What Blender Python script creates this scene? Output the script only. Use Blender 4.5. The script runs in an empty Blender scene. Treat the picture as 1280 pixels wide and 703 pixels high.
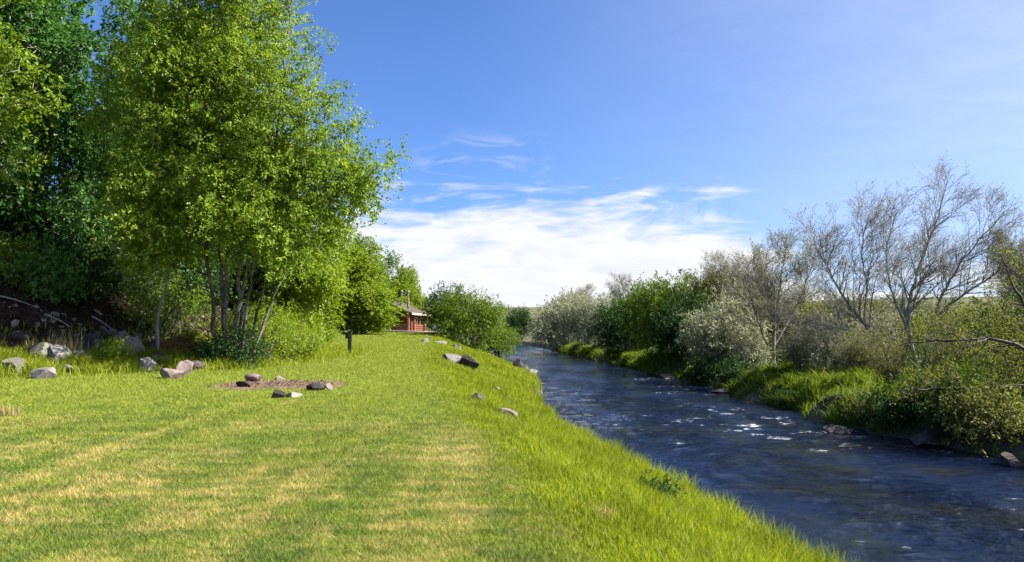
import bpy, bmesh, math, random
import numpy as np
from mathutils import Vector, Matrix

R = math.radians
SUN_EL, SUN_AZ = R(41), R(89)        # azimuth measured clockwise from +Y (view direction) towards +X
EXPO = 1.8
rng = np.random.default_rng(7)
scene = bpy.context.scene
COL = scene.collection

# ------------------------------------------------------------------ camera
CAMZ, F, HORIZ = 3.0, 1005.0, 415.0
PITCH = math.atan((HORIZ - 351.5) / F)
cam = bpy.data.objects.new("camera", bpy.data.cameras.new("camera"))
COL.objects.link(cam)
cam.location = (0, 0, CAMZ)
cam.rotation_euler = (R(90) + PITCH, 0, 0)
cam.data.sensor_width = 36
cam.data.lens = F / 1280 * 36
cam.data.clip_start = 0.1
cam.data.clip_end = 6000
scene.camera = cam


def ray(px, py):
    u, v = (px - 640) / F, (351.5 - py) / F
    cp, sp = math.cos(PITCH), math.sin(PITCH)
    d = np.array([u, cp - v * sp, sp + v * cp])
    return d / d[1]


def at(px, py, y):
    d = ray(px, py)
    return np.array([d[0] * y, y, CAMZ + d[2] * y])


# ------------------------------------------------------------------ noise + terrain
def _h(ix, iy, s):
    n = (ix.astype(np.int64) * 374761393 + iy.astype(np.int64) * 668265263 + s * 974634777) & 0xFFFFFFFF
    n = ((n ^ (n >> 13)) * 1274126177) & 0xFFFFFFFF
    n = (n ^ (n >> 16)) & 0xFFFF
    return n / 65535.0


def vn(x, y, s=0):
    x = np.asarray(x, float); y = np.asarray(y, float)
    ix, iy = np.floor(x), np.floor(y)
    fx, fy = x - ix, y - iy
    fx = fx * fx * (3 - 2 * fx); fy = fy * fy * (3 - 2 * fy)
    a, b = _h(ix, iy, s), _h(ix + 1, iy, s)
    c, d = _h(ix, iy + 1, s), _h(ix + 1, iy + 1, s)
    return (a * (1 - fx) + b * fx) * (1 - fy) + (c * (1 - fx) + d * fx) * fy


def fbm(x, y, s=0, o=4):
    t, a, f = 0, 0.5, 1.0
    for k in range(o):
        t = t + a * vn(x * f, y * f, s + k * 17)
        a *= 0.5; f *= 2.03
    return t


def sstep(a, b, x):
    t = np.clip((x - a) / (b - a), 0, 1)
    return t * t * (3 - 2 * t)


LE = np.array([(-30, 7.5), (0, 5.1), (5, 4.35), (8.9, 3.55), (12.2, 3.0), (16, 2.45), (19.3, 1.9), (23.3, 1.35), (30, 1.15),
               (43, 1.2), (50, 1.35), (56, .9), (64, -.7), (80, -1.8), (100, -2.6), (150, -5), (200, -10), (300, -45), (400, -110), (3000, -1200)], float)
RE = np.array([(-30, 20), (0, 16.5), (10, 14), (18.8, 12), (23, 10.7), (28.7, 10.3), (40, 10.4), (55, 10.4), (75, 9), (120, 7.0),
               (170, 4), (200, 1), (300, -30), (400, -92), (3000, -1180)], float)
CR = np.array([(-30, 4), (0, 1.6), (5.6, 0.35), (10.4, -0.5), (18.8, -1.7), (27, -2.9), (34, -4.0), (50, -5.4), (70, -7.2), (100, -9),
               (200, -18), (3000, -1300)], float)
EB = np.array([(-30, -26), (10, -22), (18, -18.6), (22, -15.8), (25.5, -12.4), (29, -10.6), (36, -10.6), (45, -12), (60, -14.5), (80, -20),
               (120, -30), (3000, -1400)], float)


def xl(y): return np.interp(y, LE[:, 0], LE[:, 1]) + (vn(y * 0.55, y * 0 + 3, 5) - 0.5) * 0.5 + (vn(y * 1.7, y * 0 + 7, 15) - 0.5) * 0.3
def xr(y): return np.interp(y, RE[:, 0], RE[:, 1]) + (vn(y * 0.4, y * 0 + 9, 6) - 0.5) * 0.9
def xcr(y): return np.interp(y, CR[:, 0], CR[:, 1]) + (vn(y * 0.5, y * 0 + 1, 8) - 0.5) * 0.35
def xeb(y): return np.interp(y, EB[:, 0], EB[:, 1]) + (vn(y * 0.4, y * 0 + 2, 9) - 0.5) * 1.2


def lawn_z(x, y):
    yy = np.clip(y, -5, 71)
    z = 1.4 + 0.6 * np.sign(yy) * (np.abs(yy) / 36) ** 1.3
    return z + 0.05 * (fbm(x * 0.35, y * 0.35, 40, 3) - 0.45) + np.clip(-x - 8, 0, 8) * 0.012


def H(x, y):
    x = np.asarray(x, float); y = np.asarray(y, float)
    a, b, c, e = xl(y), xr(y), xcr(y), xeb(y)
    lz = lawn_z(x, y)
    # embankment on the left
    s = e - x
    em = 3.0 * sstep(-0.4, 6.5, s) + np.clip(s - 6, 0, 60) * 0.03 + sstep(0, 2, s) * (fbm(x * 0.8, y * 0.8, 50) - 0.45) * 0.7
    lz = lz + .38 * sstep(3.4, -.3, x - e) * sstep(45, 34, y)
    lz = lz + em * sstep(90, 60, y) + np.clip(s, 0, 30) * 0.02
    # left bank between lawn crest and the water
    t = np.clip((a - x) / np.maximum(a - c, 0.5), 0, 1)
    prof = 0.16 + 0.84 * (0.55 * t + 0.45 * sstep(0, 1, t)) ** 0.9
    bump = (fbm(x * 0.9, y * 0.9, 60, 3) - 0.45) * 0.22 * np.sin(np.pi * t)
    zl = lz * np.where(x < c, 1.0, prof) + bump
    # right bank
    u = x - b
    zr = 0.12 + 0.75 * sstep(0, 1.1, u) + 0.5 * sstep(1, 9, u) + (fbm(x * 0.6, y * 0.6, 70, 3) - 0.45) * 0.35 * sstep(0.1, 1, u)
    # bed
    mid = (a + b) / 2
    w = np.maximum((b - a) / 2, 0.5)
    q = 1 - np.abs(x - mid) / w
    zb = -0.9 * sstep(0, 0.25, q) - 0.02
    z = np.where(x < a, np.where(a - x < 0.12, zl * np.clip((a - x) / 0.12, 0, 1) ** 0.5, zl), np.where(x > b, zr * sstep(-0.02, 0.15, u), zb))
    # far country
    rr = np.hypot(x, y)
    z = z + np.where(x > b, sstep(90, 700, rr) * (14 + 22 * fbm(x * 0.003, y * 0.003, 80, 4)) * sstep(20, 160, x - b), 0)
    z = z + np.where(x < a, sstep(110, 700, rr) * (10 + 22 * fbm(x * 0.003, y * 0.003, 81, 4)) * sstep(10, 120, a - x), 0)
    return z


def gz(x, y): return float(H(np.array([x]), np.array([y]))[0])


def hit(px, py, ymin=4.0, ymax=260.0):
    d = ray(px, py)
    ys = np.exp(np.linspace(math.log(ymin), math.log(ymax), 4000))
    dz = CAMZ + d[2] * ys - H(d[0] * ys, ys)
    k = np.argmax(dz < 0)
    if dz[k] >= 0: k = len(ys) - 1
    y = ys[k]
    return np.array([d[0] * y, y, gz(d[0] * y, y)])


# ------------------------------------------------------------------ object helpers
def tag(o, label=None, cat=None, group=None, kind=None):
    if label: o['label'] = label
    if cat: o['category'] = cat
    if group: o['group'] = group
    if kind: o['kind'] = kind
    return o


def empty(name, loc, rz=0, sc=1.0):
    o = bpy.data.objects.new(name, None); COL.objects.link(o)
    o.location = loc; o.rotation_euler = (0, 0, rz)
    o.scale = (sc, sc, sc) if np.isscalar(sc) else sc
    o.empty_display_size = 0.2
    return o


def np_mesh(name, V, Fc, mat=None, smooth=False, tint=None, pt=None):
    V = np.ascontiguousarray(V, dtype=np.float32); Fc = np.ascontiguousarray(Fc, dtype=np.int32)
    n, k = Fc.shape
    me = bpy.data.meshes.new(name)
    me.vertices.add(len(V)); me.vertices.foreach_set("co", V.ravel())
    me.loops.add(n * k); me.loops.foreach_set("vertex_index", Fc.ravel())
    me.polygons.add(n); me.polygons.foreach_set("loop_start", np.arange(0, n * k, k, dtype=np.int32))
    me.polygons.foreach_set("use_smooth", np.full(n, smooth, dtype=bool))
    me.update(calc_edges=True)
    if tint is not None:
        at_ = me.attributes.new("tint", 'FLOAT', 'FACE'); at_.data.foreach_set("value", np.asarray(tint, np.float32))
    for nm, arr in (pt or {}).items():
        at_ = me.attributes.new(nm, 'FLOAT', 'POINT'); at_.data.foreach_set("value", np.asarray(arr, np.float32))
    if mat: me.materials.append(mat)
    return me


def link(name, me, parent=None, mat=None):
    o = bpy.data.objects.new(name, me); COL.objects.link(o)
    if parent: o.parent = parent
    if mat and o.material_slots:
        o.material_slots[0].link = 'OBJECT'; o.material_slots[0].material = mat
    return o


# ------------------------------------------------------------------ materials
class N:
    def __init__(s, name=None, world=None):
        if world: t = world
        else:
            t = bpy.data.materials.new(name); t.use_nodes = True
        s.m = t; s.t = t.node_tree; s.t.nodes.clear()

    def n(s, typ, ins=None, **kw):
        nd = s.t.nodes.new(typ)
        for k, v in kw.items(): setattr(nd, k, v)
        for k, v in (ins or {}).items(): s.put(nd.inputs[k], v)
        return nd

    def put(s, sock, v):
        if isinstance(v, bpy.types.NodeSocket): s.t.links.new(v, sock)
        elif isinstance(v, (tuple, list)) and len(v) == 3 and sock.type == 'RGBA': sock.default_value = (*v, 1)
        else: sock.default_value = v

    def math(s, op, a, b=0.0, c=0.0, clamp=False):
        nd = s.n('ShaderNodeMath', operation=op, use_clamp=clamp)
        s.put(nd.inputs[0], a); s.put(nd.inputs[1], b); s.put(nd.inputs[2], c)
        return nd.outputs[0]

    def mr(s, v, a, b, c=0.0, d=1.0, smooth=True):
        nd = s.n('ShaderNodeMapRange', interpolation_type='SMOOTHSTEP' if smooth else 'LINEAR')
        for k, q in enumerate((v, a, b, c, d)): s.put(nd.inputs[k], q)
        return nd.outputs[0]

    def mix(s, f, a, b, blend='MIX'):
        nd = s.n('ShaderNodeMix', data_type='RGBA', blend_type=blend)
        s.put(nd.inputs[0], f); s.put(nd.inputs[6], a); s.put(nd.inputs[7], b)
        return nd.outputs[2]

    def noise(s, vec, scale, detail=4.0, rough=0.55, dist=0.0):
        nd = s.n('ShaderNodeTexNoise', {'Scale': scale, 'Detail': detail, 'Roughness': rough, 'Distortion': dist})
        if vec is not None: s.put(nd.inputs['Vector'], vec)
        return nd.outputs[0]

    def mapv(s, vec, scale=(1, 1, 1), rot=(0, 0, 0), loc=(0, 0, 0)):
        nd = s.n('ShaderNodeMapping', {'Scale': scale, 'Rotation': rot, 'Location': loc})
        s.put(nd.inputs['Vector'], vec)
        return nd.outputs[0]

    def ramp(s, f, stops):
        nd = s.n('ShaderNodeValToRGB'); s.put(nd.inputs[0], f)
        e = nd.color_ramp.elements
        while len(e) < len(stops): e.new(0.5)
        for k, (p, c) in enumerate(stops):
            e[k].position = p; e[k].color = (*c, 1)
        return nd.outputs[0]

    def attr(s, nm):
        return s.n('ShaderNodeAttribute', attribute_name=nm).outputs['Fac']

    def pos(s): return s.n('ShaderNodeNewGeometry').outputs['Position']
    def objc(s): return s.n('ShaderNodeTexCoord').outputs['Object']

    def out(s, sh, vol=None):
        o = s.n('ShaderNodeOutputMaterial'); s.t.links.new(sh, o.inputs[0])
        return s.m

    def leaf(s, col, trans=0.4, gloss=0.06, tcol=None, rough=0.45):
        d = s.n('ShaderNodeBsdfDiffuse'); s.put(d.inputs[0], col)
        t = s.n('ShaderNodeBsdfTranslucent'); s.put(t.inputs[0], tcol if tcol is not None else col)
        m1 = s.n('ShaderNodeMixShader'); s.put(m1.inputs[0], trans)
        s.t.links.new(d.outputs[0], m1.inputs[1]); s.t.links.new(t.outputs[0], m1.inputs[2])
        g = s.n('ShaderNodeBsdfGlossy', {'Roughness': rough})
        m2 = s.n('ShaderNodeMixShader'); s.put(m2.inputs[0], gloss)
        s.t.links.new(m1.outputs[0], m2.inputs[1]); s.t.links.new(g.outputs[0], m2.inputs[2])
        return s.out(m2.outputs[0])

    def princ(s, col, rough=0.8, bump=None, bs=0.3, bd=0.02, spec=0.3, **kw):
        p = s.n('ShaderNodeBsdfPrincipled'); s.put(p.inputs['Base Color'], col); s.put(p.inputs['Roughness'], rough)
        p.inputs['Specular IOR Level'].default_value = spec
        if bump is not None:
            b = s.n('ShaderNodeBump', {'Strength': bs, 'Distance': bd}); s.put(b.inputs['Height'], bump)
            s.t.links.new(b.outputs[0], p.inputs['Normal'])
        return s.out(p.outputs[0])


def leaf_mat(name, stops, trans=0.45, gloss=0.015, warm=(1.1, 1.15, 0.5)):
    s = N(name)
    rnd = s.n('ShaderNodeObjectInfo').outputs['Random']
    f = s.math('ADD', s.attr("tint"), s.math('MULTIPLY', s.math('SUBTRACT', rnd, 0.5), 0.16), clamp=True)
    c = s.ramp(f, stops)
    t = s.mix(1.0, c, (*warm,), 'MULTIPLY')
    return s.leaf(c, trans, gloss, t)


M = {}
M['leaf_lime'] = leaf_mat('leaf_lime', [(0, (.075, .13, .014)), (.5, (.16, .245, .022)), (1, (.33, .40, .05))])
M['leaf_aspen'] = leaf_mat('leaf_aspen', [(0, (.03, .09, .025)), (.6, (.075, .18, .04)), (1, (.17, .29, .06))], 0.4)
M['leaf_bright'] = leaf_mat('leaf_bright', [(0, (.10, .155, .013)), (.5, (.20, .275, .018)), (1, (.32, .38, .03))])
M['leaf_dark'] = leaf_mat('leaf_dark', [(0, (.015, .04, .012)), (1, (.05, .11, .022))], 0.3)  # dark green; also carries painted shade in the wood and right-edge bushes
M['leaf_willow'] = leaf_mat('leaf_willow', [(0, (.05, .09, .010)), (.6, (.13, .20, .016)), (1, (.24, .30, .03))], 0.4)
M['leaf_silver'] = leaf_mat('leaf_silver', [(0, (.17, .18, .11)), (.6, (.29, .30, .19)), (1, (.44, .45, .32))], 0.3, 0.02, (1.0, 1.0, .75))
M['leaf_olive'] = leaf_mat('leaf_olive', [(0, (.08, .09, .028)), (.6, (.17, .18, .05)), (1, (.29, .295, .09))], 0.35, 0.015, (1.1, 1.05, .6))
M['leaf_yellow'] = leaf_mat('leaf_yellow', [(0, (.07, .085, .018)), (1, (.21, .225, .04))], 0.45)
M['leaf_rust'] = leaf_mat('leaf_rust', [(0, (.16, .05, .025)), (.5, (.28, .12, .05)), (1, (.2, .2, .04))], 0.3)
M['bud'] = leaf_mat('bud', [(0, (.15, .15, .09)), (1, (.30, .31, .16))], 0.3)


def bark(name, a, b, sc=6, white=False):
    s = N(name); o = s.objc()
    n = s.noise(s.mapv(o, (sc, sc, sc * (2.5 if white else 0.5))), 1.0, 5, .65)
    c = s.mix(s.mr(n, .42, .62), a, b)
    if white:
        big = s.noise(s.mapv(o, (1.3, 1.3, .9)), 1.0, 3)
        c = s.mix(s.mr(big, .44, .58), c, (.055, .042, .034))
    return s.princ(c, .85, n, .5, .03)


M['bark_birch'] = bark('bark_birch', (.52, .47, .41), (.24, .20, .17), 5, True)
M['bark_mottled'] = bark('bark_mottled', (.19, .165, .145), (.06, .05, .042), 5, True)
M['bark_dark'] = bark('bark_dark', (.065, .05, .042), (.15, .12, .10), 8)
M['bark_twig'] = bark('bark_twig', (.19, .17, .15), (.34, .31, .28), 8)
M['bark_grey'] = bark('bark_grey', (.17, .15, .135), (.31, .275, .24), 8)
M['bark_red'] = bark('bark_red', (.14, .06, .04), (.22, .11, .07), 8)


def rockm(name, a, b, lich=None, lf=.6):
    s = N(name); p = s.pos()
    n = s.noise(p, 4.0, 8, .65); n2 = s.noise(p, 22, 5, .7)
    c = s.mix(s.mr(n, .35, .65), a, b)
    c = s.mix(s.mr(n2, .35, .75, 0, .45), c, tuple(q * .45 for q in a))
    if lich: c = s.mix(s.mr(s.noise(p, 7, 5, .6, .5), lf, lf + .12, 0, .8), c, lich)
    h = s.math('ADD', n, s.math('MULTIPLY', n2, .35))
    return s.princ(c, .9, h, .7, .06, .2)


M['rock_grey'] = rockm('rock_grey', (.13, .12, .115), (.22, .205, .195), (.26, .27, .20))
M['rock_pink'] = rockm('rock_pink', (.145, .105, .10), (.245, .19, .175), (.27, .24, .20))
M['rock_dark'] = rockm('rock_dark', (.028, .023, .023), (.06, .05, .045), (.14, .12, .11), .68)
M['rock_pale'] = rockm('rock_pale', (.20, .185, .165), (.30, .285, .255), (.19, .2, .13))
M['rock_moss'] = rockm('rock_moss', (.11, .10, .09), (.19, .175, .155), (.13, .16, .05), .5)
M['rock_wet'] = rockm('rock_wet', (.045, .037, .034), (.10, .083, .076), (.13, .125, .105), .6)


def grass_col(s, p):
    """mown lawn colour: green with straw coloured streaks; used by blades and by the turf beneath them"""
    big = s.noise(s.mapv(p, (.2, .35, 0), (0, 0, R(-20))), 1.0, 3, .5)
    streak = s.noise(s.mapv(p, (1.6, 4.2, 0), (0, 0, R(-24))), 1.0, 7, .68, 1.4)
    stripe = s.noise(s.mapv(p, (1.7, .05, 0), (0, 0, R(-8.5))), 1.0, 2, .5)
    f = s.math('ADD', s.math('ADD', s.math('MULTIPLY', streak, .62), s.math('MULTIPLY', big, .35)), s.math('MULTIPLY', stripe, .26))
    sep = s.n('ShaderNodeSeparateXYZ'); s.put(sep.inputs[0], p)
    far = s.mr(sep.outputs[1], 9, 22, -.03, .15)
    dry = s.mr(s.math('SUBTRACT', f, far), .59, .79)
    g1 = s.noise(s.mapv(p, (1.5, 3.2, 0), (0, 0, R(-22)), (7, 3, 0)), 1.0, 6, .66, .8)
    g2 = s.math('ADD', s.math('MULTIPLY', g1, .75), s.math('MULTIPLY', stripe, .2))
    green = s.mix(s.mr(s.math('ADD', g2, s.math('MULTIPLY', far, .8)), .33, .60), (.105, .16, .026), (.235, .28, .034))
    return s.mix(s.math('MULTIPLY', dry, .9), green, (.53, .40, .155)), dry


def lawn_blades():
    s = N('lawn_blade'); p = s.pos()
    c, dry = grass_col(s, p)
    v = s.ramp(s.attr('tint'), [(0, (.55, .66, .55)), (.6, (1, 1, 1)), (1, (1.4, 1.28, 1.25))])
    c = s.mix(1, c, v, 'MULTIPLY')
    return s.leaf(c, .35, .012, None, .6)


def long_grass(name, a, b, c3, dryc=(.42, .34, .14)):
    s = N(name); p = s.pos()
    n = s.noise(p, .7, 3)
    c = s.ramp(s.attr('tint'), [(0, a), (.55, b), (.93, c3), (.97, dryc)])
    c = s.mix(s.mr(n, .38, .60, 0, .75), c, tuple(q * .60 for q in b))
    t = s.mix(1, c, (1.25, 1.2, .55), 'MULTIPLY')
    return s.leaf(c, .5, .012, t, .55)


M['lawn'] = lawn_blades()
M['bank'] = long_grass('bank_blade', (.14, .19, .012), (.235, .30, .016), (.33, .37, .025))
M['rbank'] = long_grass('far_bank_blade', (.05, .095, .012), (.125, .195, .016), (.26, .32, .025))
M['straw'] = long_grass('straw_blade', (.38, .27, .15), (.48, .36, .2), (.55, .45, .27), (.5, .4, .2))


def ground_mat():
    s = N('ground'); p = s.pos()
    lawn, dry = grass_col(s, p)
    lawn = s.mix(1, lawn, (.82, .80, .75), 'MULTIPLY')
    fine = s.noise(p, 30, 4, .7)
    lawn = s.mix(s.mr(fine, .3, .7, 0, .5), lawn, (.06, .07, .02))
    bank = s.mix(s.noise(p, 1.5, 5), (.04, .065, .012), (.10, .13, .02))
    sn = s.noise(p, 3, 8, .7)
    soil = s.mix(s.mr(sn, .4, .65), (.012, .008, .006), (.042, .026, .019))
    soil = s.mix(s.mr(s.noise(p, 14, 3, .6), .62, .7, 0, .6), soil, (.09, .065, .048))
    bn = s.noise(p, 5, 8, .7)
    bare = s.mix(s.mr(bn, .35, .65), (.115, .075, .05), (.215, .15, .10))
    bare = s.mix(s.mr(s.noise(p, 25, 4), .55, .7, 0, .6), bare, (.14, .10, .07))
    bed = s.mix(bn, (.05, .04, .025), (.14, .12, .08))
    farc = s.mix(s.noise(p, .02, 6, .6), (.06, .075, .035), (.13, .12, .06))
    c = s.mix(s.attr('bank'), lawn, bank)
    c = s.mix(s.attr('soil'), c, soil)
    c = s.mix(s.attr('mud'), c, s.mix(sn, (.02, .016, .01), (.05, .04, .025)))
    c = s.mix(s.mr(s.math('ADD', s.attr('bare'), s.math('MULTIPLY', s.math('SUBTRACT', bn, .5), .9)), .35, .6), c, bare)
    c = s.mix(s.attr('bed'), c, bed)
    c = s.mix(s.attr('far'), c, farc)
    h = s.math('ADD', s.noise(p, 45, 4, .7), s.math('MULTIPLY', s.noise(p, 9, 4), .8))
    return s.princ(c, .95, h, .6, .03, .1)


M['ground'] = ground_mat()

# ------------------------------------------------------------------ ground sheet
FIRE = hit(350, 481)


def axis(parts):
    out = [np.linspace(a, b, n, endpoint=False) for a, b, n in parts]
    return np.concatenate(out + [[parts[-1][1]]])


gx = axis([(-2500, -300, 14), (-300, -60, 30), (-60, -22, 60), (-22, -11, 60), (-11, 5, 115), (5, 17, 80), (17, 40, 40), (40, 300, 40), (300, 2500, 14)])
gy = axis([(-60, 3, 20), (3, 34, 220), (34, 80, 150), (80, 220, 100), (220, 600, 40), (600, 4000, 30)])
X, Y = np.meshgrid(gx, gy)
Z = H(X, Y)
nx, ny = len(gx), len(gy)
V = np.stack([X.ravel(), Y.ravel(), Z.ravel()], 1)
i = np.arange((ny - 1) * (nx - 1)); r_, c_ = i // (nx - 1), i % (nx - 1)
q0 = r_ * nx + c_
Fq = np.stack([q0, q0 + 1, q0 + nx + 1, q0 + nx], 1)
xf, yf = X.ravel(), Y.ravel()


def fire_mask(x, y):
    d = np.hypot((x - FIRE[0]) / 1.8, (y - FIRE[1] - .1) / 1.9)
    d = d + (fbm(x * 1.6, y * 1.6, 333, 3) - .45) * .8
    return sstep(1.2, .5, d)


rr = np.hypot(xf, yf)
pt = {
    'bank': sstep(-.2, .9, xf - xcr(yf)),
    'soil': sstep(-.2, .9, xeb(yf) - xf) * sstep(120, 70, yf),
    'bare': fire_mask(xf, yf),
    'bed': ((xf > xl(yf) - .15) & (xf < xr(yf) + .5)).astype(float),
    'mud': sstep(-.9, -.3, xf - xr(yf)) * sstep(1.5, .7, xf - xr(yf)) * (yf > -20) * (yf < 300),
    'far': sstep(90, 200, rr) * np.where(xf > xr(yf), 1, .8),
}
link('ground', np_mesh('ground', V, Fq, M['ground'], True, pt=pt))['kind'] = 'structure'

# ------------------------------------------------------------------ river
wx = axis([(-140, -12, 40), (-12, 0, 60), (0, 18, 200)])
wy = axis([(-20, 5, 20), (5, 40, 420), (40, 90, 260), (90, 220, 160), (220, 420, 40)])
X, Y = np.meshgrid(wx, wy)
amp = np.clip(1.2 - Y / 70, .2, 1)
W = (fbm(X * .9, Y * 1.0, 101, 4) - .45) * .17 + (fbm(X * 3.0, Y * 3.0, 105, 2) - .4) * .06
Zw = W * amp
nx, ny = len(wx), len(wy)
V = np.stack([X.ravel(), Y.ravel(), Zw.ravel()], 1)
i = np.arange((ny - 1) * (nx - 1)); r_, c_ = i // (nx - 1), i % (nx - 1)
q0 = r_ * nx + c_
Fw = np.stack([q0, q0 + 1, q0 + nx + 1, q0 + nx], 1)
xf, yf = X.ravel(), Y.ravel()
b_, a_ = xr(yf), xl(yf)
cx = xf[Fw].mean(1); cy = yf[Fw].mean(1)
keep = (cx > xl(cy) - 1.2) & (cx < xr(cy) + 1.2)
foam = .75 * sstep(3.2, 1.2, np.abs(b_ - 2.2 - xf)) * sstep(17, 21, yf) * sstep(34, 27, yf)
foam += .6 * sstep(2.5, .8, np.abs(b_ - 1.6 - xf)) * sstep(36, 40, yf) * sstep(62, 52, yf)
foam += .45 * sstep(2.5, .5, np.abs(xf - 8)) * sstep(44, 38, yf) * sstep(26, 30, yf)
foam += .42 * sstep(.62, .75, fbm(xf * .25, yf * .18, 120, 3) + .12)
foam += .3 * sstep(3, 1, np.abs(xf - 6.8)) * sstep(8, 10, yf) * sstep(16, 12, yf)
foam = np.clip(foam, 0, .7)


def water_mat():
    s = N('river_water'); p = s.pos()
    n1 = s.noise(s.mapv(p, (1.9, 2.3, 1), (0, 0, R(12))), 1.0, 6, .64, .6)
    n2 = s.noise(s.mapv(p, (7, 8.5, 1), (0, 0, R(-8))), 1.0, 4, .6, .3)
    n3 = s.noise(s.mapv(p, (20, 24, 1)), 1.0, 3, .6)
    n0 = s.noise(s.mapv(p, (.75, 1.25, 1), (0, 0, R(10))), 1.0, 3, .5, .8)
    h = s.math('ADD', s.math('ADD', s.math('MULTIPLY', n1, .75), s.math('MULTIPLY', n0, 1.5)), s.math('ADD', s.math('MULTIPLY', n2, .36), s.math('MULTIPLY', n3, .10)))
    fn = s.noise(s.mapv(p, (3.6, 6.5, 1), (0, 0, R(15))), 1.0, 7, .72, .5)
    fn = s.math('ADD', s.math('MULTIPLY', fn, .62), s.math('MULTIPLY', s.noise(s.mapv(p, (.9, 1.3, 1), (0, 0, .3)), 1.0, 3, .5), .46))
    fo = s.math('MULTIPLY', s.mr(s.math('ADD', fn, s.math('MULTIPLY', s.attr('foam'), .12)), .69, .79), s.mr(s.attr('foam'), .05, .5), clamp=True)
    deep = s.mix(s.mr(s.noise(p, .35, 3), .45, .65), (.002, .007, .026), (.009, .012, .014))  # navy base colour stands in for the reflected blue sky
    pr = s.n('ShaderNodeBsdfPrincipled', {'IOR': 1.30})
    s.put(pr.inputs['Base Color'], s.mix(fo, deep, (.58, .63, .70)))
    s.put(pr.inputs['Roughness'], s.math('ADD', .035, s.math('MULTIPLY', fo, .6)))
    sp = s.n('ShaderNodeSeparateXYZ'); s.put(sp.inputs[0], p)
    b = s.n('ShaderNodeBump', {'Distance': .46}); fl = s.mr(s.noise(s.mapv(p, (.34, .09, 1), (0, 0, R(4))), 1.0, 3, .55, .6), .38, .62, .35, 1.1)
    s.put(b.inputs['Strength'], s.math('MULTIPLY', fl, s.mr(sp.outputs[1], 14, 85, 1.0, .35, False))); s.put(b.inputs['Height'], h)
    s.t.links.new(b.outputs[0], pr.inputs['Normal'])
    return s.out(pr.outputs[0])


M['water'] = water_mat()
used = np.zeros(len(V), bool); fk = Fw[keep]; used[fk.ravel()] = True
remap = np.cumsum(used) - 1
link('river', np_mesh('river', V[used], remap[fk], M['water'], True, pt={'foam': foam[used]}))['kind'] = 'structure'


# ------------------------------------------------------------------ tree growing
def tube(P, rad, k=5):
    P = np.asarray(P, float); rad = np.asarray(rad, float)
    n = len(P)
    T = np.gradient(P, axis=0); T /= np.linalg.norm(T, axis=1)[:, None] + 1e-9
    ref = np.where(np.abs(T[:, 2:3]) > .9, np.array([[1., 0, 0]]), np.array([[0, 0, 1.]]))
    if np.abs(T[:, 2]).mean() > .6: ref = np.tile([[1., .05, 0]], (n, 1))
    A = np.cross(T, ref); A /= np.linalg.norm(A, axis=1)[:, None] + 1e-9
    B = np.cross(T, A)
    a = np.arange(k) * 2 * math.pi / k
    V = P[:, None] + rad[:, None, None] * (A[:, None] * np.cos(a)[None, :, None] + B[:, None] * np.sin(a)[None, :, None])
    i = np.arange((n - 1) * k); r, c = i // k, i % k
    Fc = np.stack([r * k + c, r * k + (c + 1) % k, (r + 1) * k + (c + 1) % k, (r + 1) * k + c], 1)
    return V.reshape(-1, 3), Fc


def join(parts):
    Vs, Fs, o = [], [], 0
    for V, Fc in parts:
        Vs.append(V); Fs.append(Fc + o); o += len(V)
    return np.concatenate(Vs), np.concatenate(Fs)


def unit(a): return a / (np.linalg.norm(a, axis=-1, keepdims=True) + 1e-9)


def leaf_quads(C, D, Nn, L, Wd):
    D = unit(D); S = unit(np.cross(D, Nn)); Nn = np.cross(S, D)
    L = np.asarray(L)[:, None]; Wd = np.asarray(Wd)[:, None]
    V = np.stack([C, C + D * L * .5 + S * Wd * .5 + Nn * Wd * .12, C + D * L, C + D * L * .5 - S * Wd * .5 + Nn * Wd * .12], 1)
    return V.reshape(-1, 3), np.arange(len(C) * 4).reshape(-1, 4)


def resample(P, step):
    P = np.asarray(P, float)
    # smooth polyline
    for _ in range(2):
        Q = [P[0]]
        for a, b in zip(P[:-1], P[1:]): Q += [a * .75 + b * .25, a * .25 + b * .75]
        Q.append(P[-1]); P = np.array(Q)
    d = np.concatenate([[0], np.cumsum(np.linalg.norm(np.diff(P, axis=0), axis=1))])
    n = max(3, int(d[-1] / step) + 1)
    t = np.linspace(0, d[-1], n)
    return np.stack([np.interp(t, d, P[:, k]) for k in range(3)], 1)


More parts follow.
